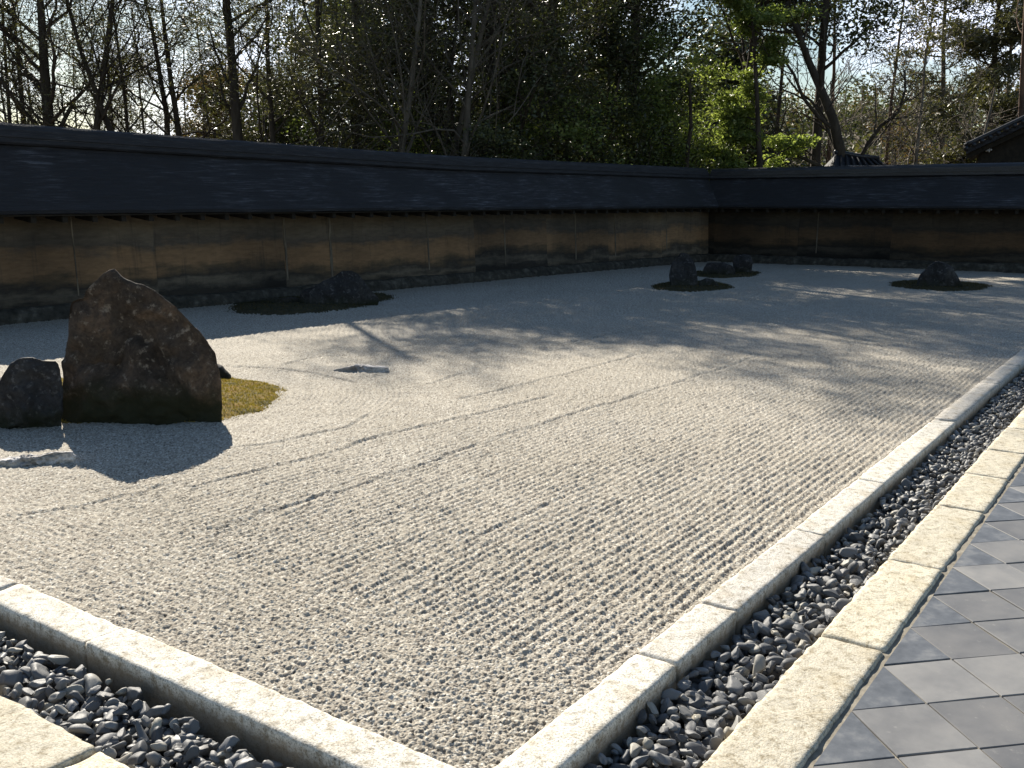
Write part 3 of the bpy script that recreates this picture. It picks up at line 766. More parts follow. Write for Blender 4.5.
def courses():
    base = [(-.43, 1.665, 0), (-.22, 1.86, .3), (.0, 2.085, .6), (.2, 2.31, .9), (.36, 2.50, 1)]
    y = [b[0] for b in base]; z = [b[1] for b in base]; f = [b[2] for b in base]
    out = []; n = 17
    for i in range(1, n):
        a = -.43 + .79 * i / n; zz = float(np.interp(a, y, z)); ff = float(np.interp(a, y, f))
        out += [(a - .004, zz + .012, ff), (a + .006, zz + .001, ff)]
    return out
def wall(label, cat, origin, dirv, inward, x0, x1, clay, posts, ridge_z, group=None, mitre=0.0):
    """origin at the gravel edge; dirv runs along the wall; inward points to the garden. Parts are in the wall's own frame:
    local x along the wall, local y away from the garden, local z up"""
    t = thing('earthen_wall', label, cat, (origin[0], origin[1], 0), group)
    t.rotation_euler = (0, 0, math.atan2(dirv[1], dirv[0]))
    Ln = x1 - x0
    def sweep(name, prof, m, step=.25, nz=0.0, smooth=False, close=False, seed=0, ms=0.0):
        xs = np.linspace(x0, x1, max(2, int(Ln / step)) + 1); k = len(prof)
        rz = np.array([ridge_z(x) for x in xs])
        V = []
        for i, x in enumerate(xs):
            for (py, pz, fr) in prof:              # fr: share of the ridge-height correction
                V.append((x, py, pz + (rz[i] - 2.8) * fr))
        V = np.array(V)
        if nz:
            V[:, 1] += (fbm(V[:, 0] * 3, V[:, 2] * 7 + V[:, 1] * 5, seed, 3) - .5) * nz
            V[:, 2] += (fbm(V[:, 0] * 2.2 + 9, V[:, 1] * 7, seed + 3, 3) - .5) * nz
        if mitre:                                   # meets the other wall at the corner
            end = V[:, 0] > x1 - 1e-6
            V[end, 0] += V[end, 1] * mitre
        F = [(i * k + j, (i + 1) * k + j, (i + 1) * k + j + 1, i * k + j + 1) for i in range(len(xs) - 1) for j in range(k - 1)]
        F += [tuple(range(k))[::-1] if k <= 4 else tuple(range(k))[::-1], tuple((len(xs) - 1) * k + j for j in range(k))]
        tot = np.array([len(f) for f in F]); flat = np.concatenate([np.array(f) for f in F])
        me = mesh_from(name, V, flat, np.concatenate([[0], np.cumsum(tot)[:-1]]), tot, smooth)
        return obj(name, me, m, t)
    sweep('foundation', [(0.0, -.25, 0), (.0, .02, 0), (.03, .10, 0), (.10, .17, 0), (.20, .19, 0), (.9, .19, 0), (.9, -.25, 0)], M['foundation'], .06, .07, seed=3)
    sweep('clay_body', [(.19, .12, 0), (.19, .30, 0), (.20, .33, 0), (.235, 1.0, 0), (.27, 1.70, 0), (.78, 1.70, 0), (.85, .12, 0)], clay, .12, .012, seed=8)
    rf = sweep('roof', [(-.36, 1.60, 0), (-.42, 1.615, 0), (-.43, 1.665, 0)] + courses() + [(.36, 2.50, 1), (.70, 2.50, 1), (1.45, 1.665, 0), (1.44, 1.60, 0), (.9, 1.72, 0), (.15, 1.72, 0)], M['shingle'], .1, .018, seed=12)
    # stacked ridge: courses stepping in, under a half-round cap
    prof = [(.28, 2.47, 1), (.25, 2.50, 1), (.25, 2.535, 1), (.29, 2.54, 1), (.29, 2.575, 1), (.27, 2.58, 1), (.27, 2.615, 1), (.31, 2.62, 1), (.31, 2.655, 1), (.33, 2.66, 1), (.33, 2.70, 1), (.385, 2.705, 1), (.40, 2.76, 1), (.45, 2.795, 1), (.53, 2.80, 1), (.61, 2.795, 1), (.66, 2.76, 1), (.675, 2.705, 1), (.73, 2.70, 1), (.79, 2.53, 1), (.79, 2.47, 1)]
    rc = sweep('ridge_cap', prof, M['ridge'] if clay is M['clay_shaded'] else M['ridge_matte'], .3, .006, seed=15); rc.parent = rf
    # eave board and rafters
    bm = MB(); bm.box((x0, -.375, 1.575), (Ln, 0, 0), (0, .05, 0), (0, 0, .022)); obj('eave_board', bm.mesh('eave_board'), M['rafter'], t)
    bm = MB()
    bm.box((0, -.33, 1.478), (.08, 0, 0), (0, .62, .06), (0, 0, .092)); rme = bm.mesh('rafter'); rme.materials.append(M['rafter'])
    x = x0 + .2; cnt = 0
    while x < x1 - .2 and cnt < 100:
        r = obj('rafter', rme, None, t, (x, 0, 0)); x += .47; cnt += 1
    for px, w in posts:
        if px < x0 or px > x1: continue
        bm = MB()
        k = 9; zs = np.linspace(.30, 1.6, k)
        yy = np.interp(zs, [.3, 1.0, 1.7], [.203, .235, .27]) - .012
        wv = w * (1 + .5 * (vnoise(zs * 5 + px, zs * 0 + px, 4) - .5))
        V = [];
        for i_ in range(k): V += [(px - wv[i_] / 2, yy[i_], zs[i_]), (px + wv[i_] / 2, yy[i_], zs[i_]), (px + wv[i_] / 2, yy[i_] + .06, zs[i_]), (px - wv[i_] / 2, yy[i_] + .06, zs[i_])]
        F = [(i_ * 4 + j, i_ * 4 + (j + 1) % 4, (i_ + 1) * 4 + (j + 1) % 4, (i_ + 1) * 4 + j) for i_ in range(k - 1) for j in range(4)]
        bm.add(V, F); obj('post', bm.mesh('post'), M['post'], t)
    return t
dl = np.array([1, WS]); dl = dl / np.linalg.norm(dl)
L0 = np.array([WX0, WY0])
def lx(x): return (x - WX0) / dl[0]
posts = [(lx(x), w) for x, w in ((8.81, .02), (12.85, .05), (13.92, .06), (16.59, .04), (19.11, .035), (21.86, .04), (23.63, .04), (26.2, .03))]
long_end = lx(CORX) 
wall('long ochre clay wall with dark shingled roof along the left', 'wall', L0, dl, None, lx(-3), long_end + .25, M['clay'], posts, lambda x: float(np.interp(x, [-1, 4, 10, 30], [3.0, 2.9, 2.80, 2.80])), mitre=0.0)
# far wall: its local y points away from the garden, i.e. towards +x; runs from right to left seen from the garden
ex = CORX
df = np.array([0.0, -1.0])
def far_wall():
    # local x must run so that local y (x rotated +90 deg) points to +X : direction (0,-1) rotated +90 -> (1,0)
    return wall('dark shaded clay wall with roof closing the far end', 'wall', np.array([ex, wall_y(ex)]), df, None, -.25, 22, M['clay_shaded'],
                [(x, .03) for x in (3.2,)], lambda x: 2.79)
far_wall()

# ------------------------------------------------------------------ far roofs beyond the wall
def gable_building():
    t = thing('temple_building', 'dark timber building with tiled gable roof beyond wall at far right', 'building', (0, 0, 0))
    base = at(1000, 34.5); o = np.array([base[0], base[1], 0])
    # the gable faces the garden; its left roof slope falls to the left
    f = o / np.linalg.norm(o); r = np.cross(f, [0, 0, 1.0])
    def P(s, d, z): return (o + r * s + f * d + np.array([0, 0, z]))
    zl, zr = 3.25, 5.0; sl, sr = -1.08, 2.4
    bm = MB()
    for d0 in (0,):
        V = [P(sl, 0, zl), P(sr, 0, zr), P(sr * 2 - sl, 0, zl), P(sl, 6, zl), P(sr, 6, zr), P(sr * 2 - sl, 6, zl)]
        V2 = [v + np.array([0, 0, .16]) for v in V]
        bm.add(V + V2, [(0, 3, 4, 1), (1, 4, 5, 2), (6, 7, 10, 9), (7, 8, 11, 10), (0, 1, 7, 6), (1, 2, 8, 7), (3, 9, 10, 4), (4, 10, 11, 5), (0, 6, 9, 3), (2, 5, 11, 8)])
    rf = obj('roof', bm.mesh('roof'), M['shingle'], t)
    # round verge tiles in rows down the slope
    bm = MB()
    n = 16
    for i in range(n):
        s0 = sl + (sr - sl) * i / n; z0 = zl + (zr - zl) * i / n
        a = P(s0, -.08, z0 + .17); b = P(s0, 6, z0 + .17)
        bm.tube([a, b], [.075, .075], 6)
    k = 18
    bm.tube([P(sl - .05 + (sr - sl) * i / k, .0, zl + (zr - zl) * i / k + .25) for i in range(k + 1)], [.08] * (k + 1), 8)
    obj('verge_tiles', bm.mesh('verge_tiles', True), M['ridge'], rf)
    bm = MB()
    V = [P(sl + .35, .5, zl + .1), P(sr, .5, zr - .12), P(sr * 2 - sl - .35, .5, zl + .1), P(sr * 2 - sl - .35, .5, -.26), P(sl + .35, .5, -.26)]
    V2 = [v + f * .2 for v in V]
    bm.add(V + V2, [(0, 1, 2, 3, 4), (9, 8, 7, 6, 5), (0, 4, 9, 5), (2, 7, 8, 3)])
    obj('gable_wall', bm.mesh('gable_wall'), M['rafter'], t)
    bm = MB()   # barge board
    dv = (P(sr, 0, zr) - P(sl, 0, zl)); dv /= np.linalg.norm(dv)
    bm.box(P(sl, .18, zl - .17), P(sr, .18, zr - .17) - P(sl, .18, zl - .17), f * .06, (0, 0, .15)); obj('barge_board', bm.mesh('barge_board'), M['rafter'], t)
    # pale carved gable ornament
    bm = MB()
    c0 = P(-.45, .3, 3.38)
    for a in range(5):
        an = a * 2 * PI / 5; bm.tube([c0, c0 + r * math.cos(an) * .10 + np.array([0, 0, math.sin(an) * .08])], [.035, .02], 6)
    m_, nt_, b_ = mat('white_plaster', .8); n_ = noise_tex(nt_, coords(nt_), 20); nt_.links.new(ramp(nt_, n_, [(.3, (.45, .45, .47)), (.7, (.6, .6, .62))]), b_.inputs['Base Color'])
    obj('gable_ornament', bm.mesh('gable_ornament', True), m_, t)
gable_building()
def small_roof():
    t = thing('gate_roof', 'small tiled gate roof showing above the far wall', 'gate', (0, 0, 0))
    o = at(858, 33.5); r = RT; f = FH
    def P(s, d, z): return (o + r * s + f * d + np.array([0, 0, z]))
    bm = MB()
    V = [P(-.85, 0, 2.75), P(1.0, 0, 2.75), P(-.55, .75, 3.28), P(.75, .75, 3.1), P(-.85, 1.5, 2.75), P(1.0, 1.5, 2.75)]
    bm.add(V, [(0, 1, 3, 2), (2, 3, 5, 4), (0, 2, 4), (1, 5, 3), (0, 4, 5, 1)])
    rf = obj('roof', bm.mesh('roof'), M['ridge_matte'], t)
    bm = MB()
    for i in range(9):
        a = i / 8; bm.tube([P(-.82 + 1.78 * a, -.02, 2.79), P(-.55 + 1.3 * a, .75, 3.31 - .18 * a)], [.045, .045], 6)
    obj('roof_tiles', bm.mesh('roof_tiles', True), M['ridge_matte'], rf)
    bm = MB(); bm.tube([P(-.6, .75, 3.36), P(-.45, .75, 3.35), P(.1, .75, 3.24), P(.85, .75, 3.15)], [.10, .08, .08, .08], 8); obj('ridge_cap', bm.mesh('ridge_cap', True), M['ridge'], rf)
    bm = MB()
    for s in (-.5, .6):
        bm.box(P(s, .6, -.26), r * .16, f * .16, (0, 0, 3.1))
    obj('gate_posts', bm.mesh('gate_posts'), M['rafter'], t)
small_roof()

# ------------------------------------------------------------------ trees
def unit(v): return v / (np.linalg.norm(v) + 1e-9)
class Tree:
    st = .45
    def __init__(s, seed): s.rg = np.random.RandomState(seed); s.lines = []; s.tips = []
    def limb(s, p, d, Ln, r, lvl, maxl, kids, wander=.18, up=.05, taper=.35, ang=(30, 60), minr=.005, ratio=.62, start=.3):
        rg = s.rg; n = 9 if lvl == 0 else (6 if lvl < maxl else 4)
        pts = [np.array(p, float)]; dd = unit(np.array(d, float)); ds = [dd]
        for i in range(n):
            dd = unit(dd + rg.normal(0, wander, 3) * (s.st if lvl == 0 else 1) + np.array([0, 0, up]))
            pts.append(pts[-1] + dd * Ln / n); ds.append(dd)
        pts = np.array(pts); rad = np.maximum(r * (1 - (1 - taper) * np.linspace(0, 1, n + 1)), minr)
        if lvl == 0: rad[0] *= 1.25
        s.lines.append((pts, rad))
        if lvl >= maxl:
            s.tips.append((pts[-1], dd, lvl)); s.tips.append((pts[n // 2 + 1], dd, lvl)); return
        k = kids[min(lvl, len(kids) - 1)]
        for j in range(k):
            t = start + (1 - start) * (j + rg.uniform(.2, .9)) / k
            x = t * n; i = min(int(x), n - 1); q = pts[i] + (pts[i + 1] - pts[i]) * (x - i)
            a = R_(rg.uniform(*ang)); ax = unit(np.cross(ds[i + 1], rg.normal(size=3)))
            nd = ds[i + 1] * math.cos(a) + ax * math.sin(a)
            s.limb(q, nd, Ln * ratio * rg.uniform(.7, 1.15) * (1.15 - .45 * t), rad[i] * (.42 if lvl == 0 else .52), lvl + 1, maxl, kids, wander, up, taper, ang, minr, ratio, .25)
        s.tips.append((pts[-1], dd, lvl))
    def mesh(s, name, lo=0, hi=9e9):
        m = MB()
        for pts, rad in s.lines:
            k = 9 if rad[0] > .08 else (5 if rad[0] > .022 else 3)
            m.tube(pts, rad, k, cap=False)
        return m.mesh(name, True)
def leaves(rg, centres, per, spread, size, flat=.6, aspect=.5, droop=0.0):
    """leaf sized quads scattered round the given points"""
    c = np.repeat(np.asarray(centres), per, 0); n = len(c)
    off = rg.normal(0, 1, (n, 3)) * spread * np.array([1, 1, flat]); c = c + off
    c[:, 2] -= droop * np.abs(rg.normal(0, 1, n))
    a = rg.normal(size=(n, 3)); a[:, 2] = a[:, 2] * .6 - droop; a /= np.linalg.norm(a, axis=1)[:, None]
    b = np.cross(a, rg.normal(size=(n, 3)) + np.array([0, 0, .8])); b /= np.linalg.norm(b, axis=1)[:, None] + 1e-9
    sz = size * rg.uniform(.6, 1.35, n)[:, None]
    a = a * sz; b = b * sz * aspect
    V = np.stack([c - a, c - b * .9, c + a, c + b * .9], 1).reshape(-1, 3)
    return V, np.arange(4 * n).reshape(-1, 4), np.clip(rg.beta(2, 2, n), 0, 1)
LEAF_DARK = leaf_mat('dark_leaf', [(0, (.030, .034, .018)), (.5, (.060, .068, .032)), (1, (.13, .145, .06))], .25, .32)
LEAF_BRIGHT = leaf_mat('bright_leaf', [(0, (.08, .105, .03)), (.5, (.17, .21, .07)), (1, (.34, .37, .16))], .5, .3)
LEAF_PINE = leaf_mat('pine_leaf', [(0, (.035, .033, .02)), (.5, (.075, .074, .038)), (1, (.15, .14, .07))], .25, .5)
LEAF_RUST = leaf_mat('rusty_leaf', [(0, (.06, .035, .02)), (.5, (.13, .075, .035)), (1, (.2, .14, .06))], .3, .6)
LEAF_FAR = leaf_mat('far_leaf', [(0, (.03, .035, .018)), (.45, (.06, .065, .03)), (.7, (.11, .10, .045)), (.85, (.14, .085, .05)), (1, (.2, .13, .08))], .3, .6)

def outside(P):   # clear of the two walls
    return (P[:, 0] > CORX + 1.6) | (P[:, 1] > WY0 + WS * (P[:, 0] - WX0) + 1.6) | (P[:, 2] > 6.5)
def plant_tree(name, label, cat, u, dist, seed, Ht=10, r=.14, kind='bare', group=None, bark='bark', lean=(0, 0), leaf=None, leafn=0, lsize=.05, spread=.3, kids=(9, 5, 4, 3), maxl=3, start=.3, ratio=.5, ang=(28, 60), flat=.6, up=.05, wander=.16, minz=0, dirs=None, minr=.005):
    p = at(u, dist); t = thing(name, label, cat, (p[0], p[1], -.26), group)
    T = Tree(seed); T.st = .45 if (wander > .17) else .14
    d = np.array([0, 0, 1.0]) + RT * lean[0] + FH * lean[1]
    T.limb((0, 0, -.1), d, Ht, r, 0, maxl, kids, wander, up, .3, ang, minr, ratio, start)
    T.lines = [l for i, l in enumerate(T.lines) if i == 0 or outside((l[0] + [p[0], p[1], 0])).all()]
    obj('trunk', T.mesh('trunk'), M[bark], t)
    if leafn:
        tips = np.array([q for q, _, l in T.tips if l >= 1 and q[2] > minz]); tips = tips[outside(tips + [p[0], p[1], -.8])]
        per = max(1, int(leafn / len(tips)))
        pine = leaf in (LEAF_PINE,)
        V, F, tn = leaves(T.rg, tips, per, spread, lsize * (1.25 if pine else 1), flat, .26 if pine else .5)
        me = quads_mesh('crown', V, F, False); set_attr(me, tn); obj('crown', me, leaf, t)
    return t

# --- the thin, mostly bare trees with sky between them at the left
G1 = 'bare trees beyond the long wall'
BK = dict(leaf=LEAF_PINE, lsize=.045, spread=.22, kids=(13, 7, 5), maxl=3, ratio=.42, ang=(30, 70), minr=.006)
plant_tree('bare_tree', 'thin bare tree at the far left edge above the wall', 'tree', 8, 31, 1, 7.6, .09, leafn=5000, group=G1, lean=(.03, 0), **BK)
plant_tree('bare_tree', 'slender bare tree just left of the thick left trunk', 'tree', 30, 32, 2, 8.2, .12, leafn=6000, group=G1, lean=(-.04, 0), **BK)
plant_tree('pine_tree', 'thick straight dark pine trunk near the left edge', 'tree', 54, 30, 3, 8.4, .235, leaf=LEAF_PINE, leafn=9000, lsize=.045, spread=.22, group='pines beyond the wall', start=.4, kids=(16, 6, 5), ratio=.36)
plant_tree('bare_tree', 'forked bare tree leaning right beside the thick left trunk', 'tree', 66, 30, 4, 8, .15, leafn=5000, group=G1, lean=(.28, 0), **BK)
plant_tree('bare_tree', 'slim upright tree in the bright gap of sky', 'tree', 132, 34, 5, 9, .09, leafn=4000, group=G1, start=.45, **dict(BK, ratio=.3))
plant_tree('bare_tree', 'dark bare tree leaning left across the bright sky gap', 'tree', 166, 29, 6, 8.2, .13, leafn=3500, group=G1, lean=(-.42, 0), start=.4, **BK)
plant_tree('bare_tree', 'dark bare tree leaning left from behind the slanting one', 'tree', 200, 30, 7, 8.3, .13, leafn=5000, group=G1, lean=(-.22, 0), start=.4, **BK)
plant_tree('bare_tree', 'dark upright bare tree with crooked stem right of the sky gap', 'tree', 178, 31, 8, 8.5, .13, leafn=5000, group=G1, lean=(-.05, 0), start=.4, wander=.3, **BK)
plant_tree('pine_tree', 'straight dark pine trunk a quarter way from the left', 'tree', 241, 28, 9, 11, .18, leaf=LEAF_PINE, leafn=5000, lsize=.05, group='pines beyond the wall', start=.35, kids=(18, 6, 4), ratio=.24)
plant_tree('bare_tree', 'twiggy bare tree just right of the straight pine trunk', 'tree', 275, 28, 10, 9, .11, leafn=10000, group=G1, start=.2, **BK)
plant_tree('bare_tree', 'twiggy bare tree left of the dark evergreen mass', 'tree', 318, 28, 11, 9.5, .12, leafn=14000, group=G1, lean=(.05, 0), start=.2, **BK)
BM = dict(leaf=LEAF_PINE, lsize=.045, spread=.25, kids=(16, 8, 6), maxl=3, ratio=.5, ang=(25, 65), minr=.006, start=.12, up=.02, bark='bark_twig')
plant_tree('bare_tree', 'many branched bare tree against the dark evergreens', 'tree', 388, 26.5, 12, 9, .11, leafn=5000, group=G1, lean=(.12, 0), **BM)
plant_tree('bare_tree', 'broad twiggy bare tree in front of middle evergreens', 'tree', 455, 27, 13, 9.5, .12, leafn=5000, group=G1, lean=(.12, 0), **BM)
plant_tree('bare_tree', 'bare tree with long fine branches left of picture centre', 'tree', 420, 28, 14, 10, .12, leafn=5000, group=G1, lean=(.25, 0), **BM)
# --- thin stems that fill the tree line
G3 = 'thin saplings in the tree line'
rgs = random.Random(12)
for i, (u, dist) in enumerate([(18, 35), (42, 37), (84, 36), (98, 39), (118, 37), (148, 36), (188, 38), (212, 35), (228, 38), (258, 36), (286, 33), (305, 36), (333, 31), (368, 29.5), (436, 28.5), (500, 29), (528, 28.5), (575, 30.5), (623, 31.5)]):
    plant_tree('sapling', '%s thin straight stem from the left among the trees above the wall' % ORD[i], 'tree', u, dist, 200 + i, 8.6 if u < 340 else 10, rgs.uniform(.045, .085), leaf=LEAF_PINE, leafn=3500, lsize=.045, spread=.25, kids=(16, 8, 5), maxl=3, start=.15, ratio=.27, ang=(35, 75), minr=.007, lean=(rgs.uniform(-.08, .08), 0), group=G3, bark='bark_twig' if i % 2 else 'bark')
# --- dense evergreens
G2 = 'dense evergreens beyond the wall'
EV = dict(leaf=LEAF_DARK, lsize=.07, spread=.42, kids=(22, 7, 5), maxl=3, start=.08, ratio=.33, group=G2, ang=(45, 85))
plant_tree('evergreen_tree', 'dark evergreen at the left end of the evergreen mass', 'tree', 358, 31, 20, 11.5, .2, leafn=34000, **EV)
plant_tree('evergreen_tree', 'dark evergreen behind the broad twiggy tree', 'tree', 420, 32, 21, 13, .22, leafn=32000, **EV)
plant_tree('evergreen_tree', 'tall dark evergreen a little left of picture centre', 'tree', 482, 30.5, 22, 14, .25, leafn=32000, **EV)
plant_tree('evergreen_tree', 'tall dark evergreen at picture centre over the wall', 'tree', 545, 31.5, 23, 14, .25, leafn=32000, **EV)
plant_tree('evergreen_tree', 'dark evergreen right of picture centre before the bright tree', 'tree', 604, 33.5, 24, 13, .25, leafn=30000, **dict(EV, ratio=.25))
plant_tree('evergreen_tree', 'dark evergreen with heavy trunk left of bright green tree', 'tree', 634, 33.5, 25, 12.5, .26, leafn=34000, **dict(EV, ratio=.24))
EB = dict(EV, lsize=.14, spread=.6)
plant_tree('evergreen_tree', 'farther evergreen filling the gap left of picture centre', 'tree', 385, 44, 70, 12, .25, leafn=18000, **EB)
plant_tree('evergreen_tree', 'farther evergreen glimpsed between the two tall central ones', 'tree', 513, 43, 71, 10, .25, leafn=18000, **EB)
plant_tree('evergreen_tree', 'farther evergreen glimpsed right of the picture centre', 'tree', 577, 42, 72, 7, .25, leafn=18000, **EB)
plant_tree('evergreen_tree', 'farther evergreen behind and left of the bright tree', 'tree', 672, 42, 73, 6, .2, leafn=16000, **EB)
plant_tree('evergreen_tree', 'farther evergreen directly behind the bright green tree', 'tree', 735, 49, 74, 9, .25, leafn=16000, **EB)
plant_tree('overhanging_tree', 'tall tree whose black foliage hangs over the bright green tree', 'tree', 732, 36, 26, 15, .19, leafn=30000, leaf=LEAF_DARK, lsize=.085, spread=.5, kids=(18, 7, 4), maxl=3, start=.38, ratio=.3, group=G2, minz=8.5)
plant_tree('overhanging_tree', 'tall tree with high dark foliage and slim dark trunk right', 'tree', 812, 36, 27, 15, .2, leafn=26000, leaf=LEAF_DARK, lsize=.085, spread=.5, kids=(16, 7, 4), maxl=3, start=.42, ratio=.22, group=G2, minz=7.2)
# --- the bright green tree and the understorey
plant_tree('bright_green_tree', 'sunlit bright green leafy tree right of centre', 'tree', 765, 32.8, 30, 8.0, .13, leaf=LEAF_BRIGHT, leafn=26000, lsize=.068, spread=.2, kids=(20, 6, 4), maxl=3, start=.2, ratio=.25, flat=.3, ang=(50, 85))
plant_tree('small_tree', 'crooked dark stem with sparse leaves left of bright tree', 'tree', 694, 33, 31, 6, .13, leaf=LEAF_BRIGHT, leafn=5000, lsize=.07, spread=.3, kids=(9, 5, 4), start=.35, lean=(.08, 0), wander=.3)
def shrub(u, dist, seed, label, hgt, wid, leaf, n, lsize=.06):
    p = at(u, dist); t = thing('shrub', label, 'shrub', (p[0], p[1], -.26), 'shrubs behind the wall')
    T = Tree(seed); m = MB()
    for i in range(7):
        a = T.rg.uniform(0, 2 * PI); d = np.array([math.cos(a) * wid / hgt * .8, math.sin(a) * wid / hgt * .8, 1])
        T.limb((0, 0, 0), d, hgt * T.rg.uniform(.7, 1.05), .035, 1, 3, (5, 5, 4), .2, .03, .35, (30, 60), .004, .5, .3)
    T.lines = [l for l in T.lines if outside(l[0] + [p[0], p[1], 0]).all()]
    obj('stems', T.mesh('stems'), M['bark'], t)
    tips = np.array([q for q, _, l in T.tips]); tips = tips[outside(tips + [p[0], p[1], 0])]
    V, F, tn = leaves(T.rg, tips, max(1, n // len(tips)), .22, lsize, .7)
    me = quads_mesh('foliage', V, F, False); set_attr(me, tn); obj('foliage', me, leaf, t)
shrub(560, 29.5, 41, 'yellow green shrub behind the wall at picture centre', 4.6, 2.0, LEAF_BRIGHT, 9000)
shrub(610, 31, 42, 'leafy shrub behind the wall right of picture centre', 4.6, 2.2, LEAF_DARK, 12000)
shrub(655, 33.5, 43, 'mixed green shrub behind wall left of the bright tree', 4.6, 2.2, LEAF_BRIGHT, 8000)
shrub(408, 29, 44, 'yellow green backlit shrub left of picture centre', 4.6, 1.6, LEAF_BRIGHT, 7000)
shrub(480, 28.5, 45, 'low dark shrub behind the wall below the evergreens', 4.4, 2.0, LEAF_DARK, 9000)
shrub(340, 29, 46, 'thin leafy shrub low behind the wall left of evergreens', 4.0, 1.8, LEAF_PINE, 7000)
shrub(700, 33, 47, 'low leafy shrub beneath the bright green tree', 4.3, 1.6, LEAF_BRIGHT, 6000)
shrub(255, 31, 48, 'thin shrub at the foot of the straight pine trunk', 3.8, 2.2, LEAF_PINE, 7000)
# --- right hand side: bare trees, conifer, pole trunk
plant_tree('large_bare_tree', 'large dark bare tree with spreading limbs at the right', 'tree', 862, 35, 50, 9.0, .25, kids=(11, 7, 5, 3), start=.2, ratio=.5, ang=(30, 60), bark='bark', up=.08, wander=.2, leafn=0, minr=.008)
plant_tree('pale_bare_tree', 'bare tree with pale tangled branches right of the large one', 'tree', 912, 36, 51, 7, .10, kids=(13, 8, 6, 3), start=.12, ratio=.5, ang=(40, 80), bark='bark_pale', up=.0, minr=.009)
plant_tree('pale_bare_tree', 'pale twiggy bare tree below the conifer at right', 'tree', 962, 38, 52, 6, .09, kids=(13, 8, 6, 3), start=.12, ratio=.5, ang=(40, 80), bark='bark_pale', up=.0, minr=.009, lean=(.1, 0))
plant_tree('pale_bare_tree', 'thin pale bare tree between slim trunk and large bare tree', 'tree', 836, 39, 53, 6.5, .08, kids=(12, 7, 5), start=.12, ratio=.45, bark='bark_pale', minr=.009)
plant_tree('bare_tree', 'reddish slim trunk left of the large bare tree', 'tree', 826, 44, 54, 11, .12, kids=(14, 6, 4), start=.2, ratio=.2, bark='bark_red', group=G1, minr=.009)
plant_tree('conifer', 'green conifer with layered branches at the upper right', 'tree', 985, 43, 55, 10.0, .2, leaf=LEAF_PINE, leafn=32000, lsize=.09, spread=.33, kids=(30, 6, 3), maxl=2, start=.2, ratio=.26, ang=(65, 95), flat=.3)
plant_tree('conifer', 'thin half bare conifer left of the green conifer', 'tree', 940, 46, 56, 13, .15, leaf=LEAF_PINE, leafn=9000, lsize=.09, spread=.33, kids=(24, 5, 3), maxl=2, start=.3, ratio=.16, ang=(65, 95), flat=.3, bark='bark_pale', minr=.009)
plant_tree('pole_tree', 'straight brown trunk at the right edge above the roof', 'tree', 1018, 37, 57, 12, .12, kids=(8, 4, 3), start=.6, ratio=.2, bark='bark_red', leaf=LEAF_PINE, leafn=3000)
for i, (u, dist, seed, lab) in enumerate([(770, 45, 60, 'slim trunk in the shade beneath the bright green tree'), (884, 50, 61, 'distant slim tree behind the large bare tree'), (908, 52, 62, 'distant slim reddish tree behind pale tangled branches'), (1000, 50, 63, 'distant slim tree behind the green conifer'), (105, 42, 64, 'distant slim tree low in the bright sky gap'), (222, 43, 65, 'distant olive brown tree left of the straight pine trunk'), (292, 42, 66, 'distant bushy tree right of the straight pine trunk')]):
    plant_tree('distant_tree', lab, 'tree', u, dist, seed, 6.5 if u < 400 else 12, .12, leaf=LEAF_RUST if i in (5, 2) else LEAF_PINE, leafn=16000 if u in (222, 292) else 3500, lsize=.08, spread=.4, kids=(14, 6, 4), start=.2, ratio=.35 if u < 400 else .18, bark='bark_red' if i % 2 else 'bark', group='distant slim trees', minr=.009)

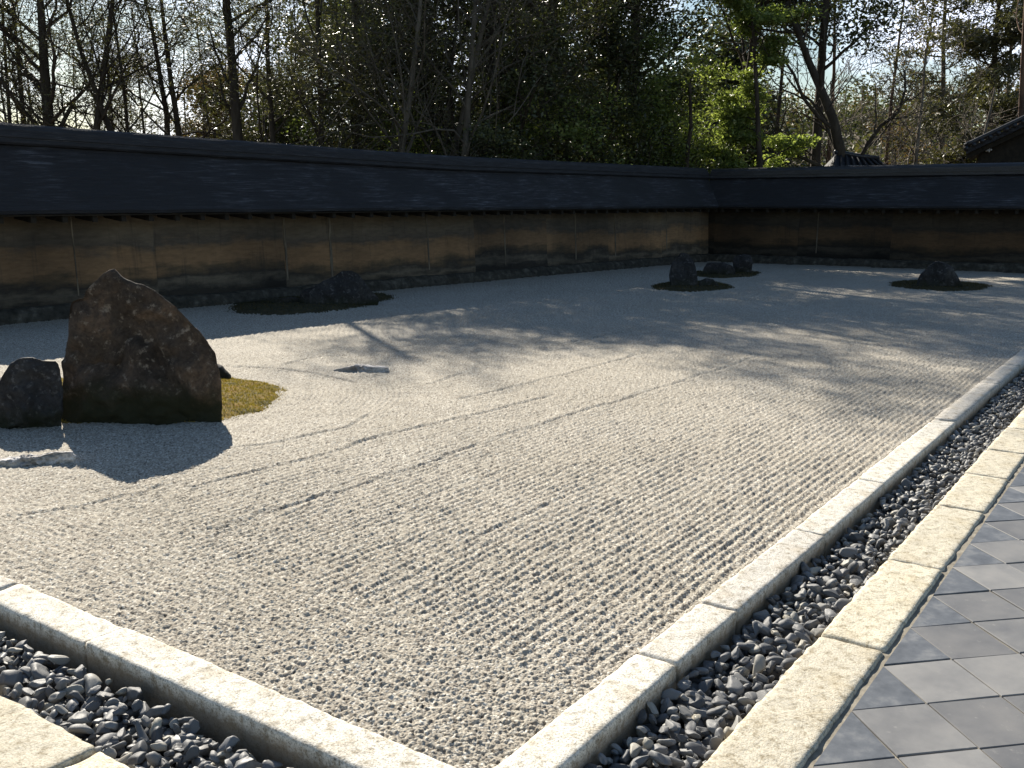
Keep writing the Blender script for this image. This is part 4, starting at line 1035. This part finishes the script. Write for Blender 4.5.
# --- wooded hill far behind, one mass
def hill():
    nth, nr = 90, 30
    th = np.linspace(_y - R_(48), _y + R_(48), nth); r = np.linspace(48, 220, nr)
    RR, TT = np.meshgrid(r, th, indexing='ij'); x = RR * np.cos(TT); y = RR * np.sin(TT)
    k = np.clip((_y + R_(34) - TT) / R_(68), 0, 1)          # 0 left .. 1 right
    top = np.interp(k, [0, .15, .3, .5, .75, 1], [1.2, 1.6, 4, 8, 8.5, 9])
    z = -.27 + top * np.clip((RR - 50) / 50, 0, 1) ** 1.1 + (fbm(x * .05, y * .05, 3, 3) - .5) * 2 * np.clip((RR - 50) / 40, 0, 1)
    i = np.arange(nth * nr).reshape(nr, nth)
    q = np.stack([i[:-1, :-1], i[1:, :-1], i[1:, 1:], i[:-1, 1:]], -1).reshape(-1, 4)
    tag(obj('hill', quads_mesh('hill', np.stack([x, y, z], -1).reshape(-1, 3), q), M['earth']), kind='structure')
    rg = np.random.RandomState(5); V = []; F = []; T = []; n = 0; mb = MB()
    for c in range(640):
        a = _y + R_(rg.uniform(-36, 36)); rr = 50 + 95 * rg.random() ** 1.4
        kk = np.clip((_y + R_(34) - a) / R_(68), 0, 1)
        tp = np.interp(kk, [0, .15, .3, .5, .75, 1], [1.2, 1.6, 4, 8, 8.5, 9])
        zz = tp * np.clip((rr - 50) / 50, 0, 1) ** 1.1 - .5
        hh = rg.uniform(3.0, 5.5) * (.55 if kk < .22 else 1); w = rg.uniform(1.0, 2.2)
        P = np.array([rr * math.cos(a), rr * math.sin(a), zz])
        cs = P + rg.normal(0, 1, (30, 3)) * np.array([w * .6, w * .6, hh * .26]) + np.array([0, 0, hh * .6])
        v, f, t = leaves(rg, cs, 13, .42, .16, .7, .6)
        base = rg.choice([.2, .35, .5, .75, .9], p=[.25, .3, .2, .15, .1])
        V.append(v); F.append(f + n); n += len(v); T.append(np.clip(base + (t - .5) * .4, 0, 1))
        if rg.random() < .6: mb.tube([P, P + [0, 0, hh * .5], P + [rg.normal(0, .3), 0, hh]], [.13, .09, .03], 4, cap=False)
    me = quads_mesh('distant_wood', np.concatenate(V), np.concatenate(F), False); set_attr(me, np.concatenate(T))
    tag(obj('distant_wood', me, LEAF_FAR), kind='stuff')
    tag(obj('distant_stems', mb.mesh('distant_stems', True), M['bark_pale']), kind='stuff')
hill()
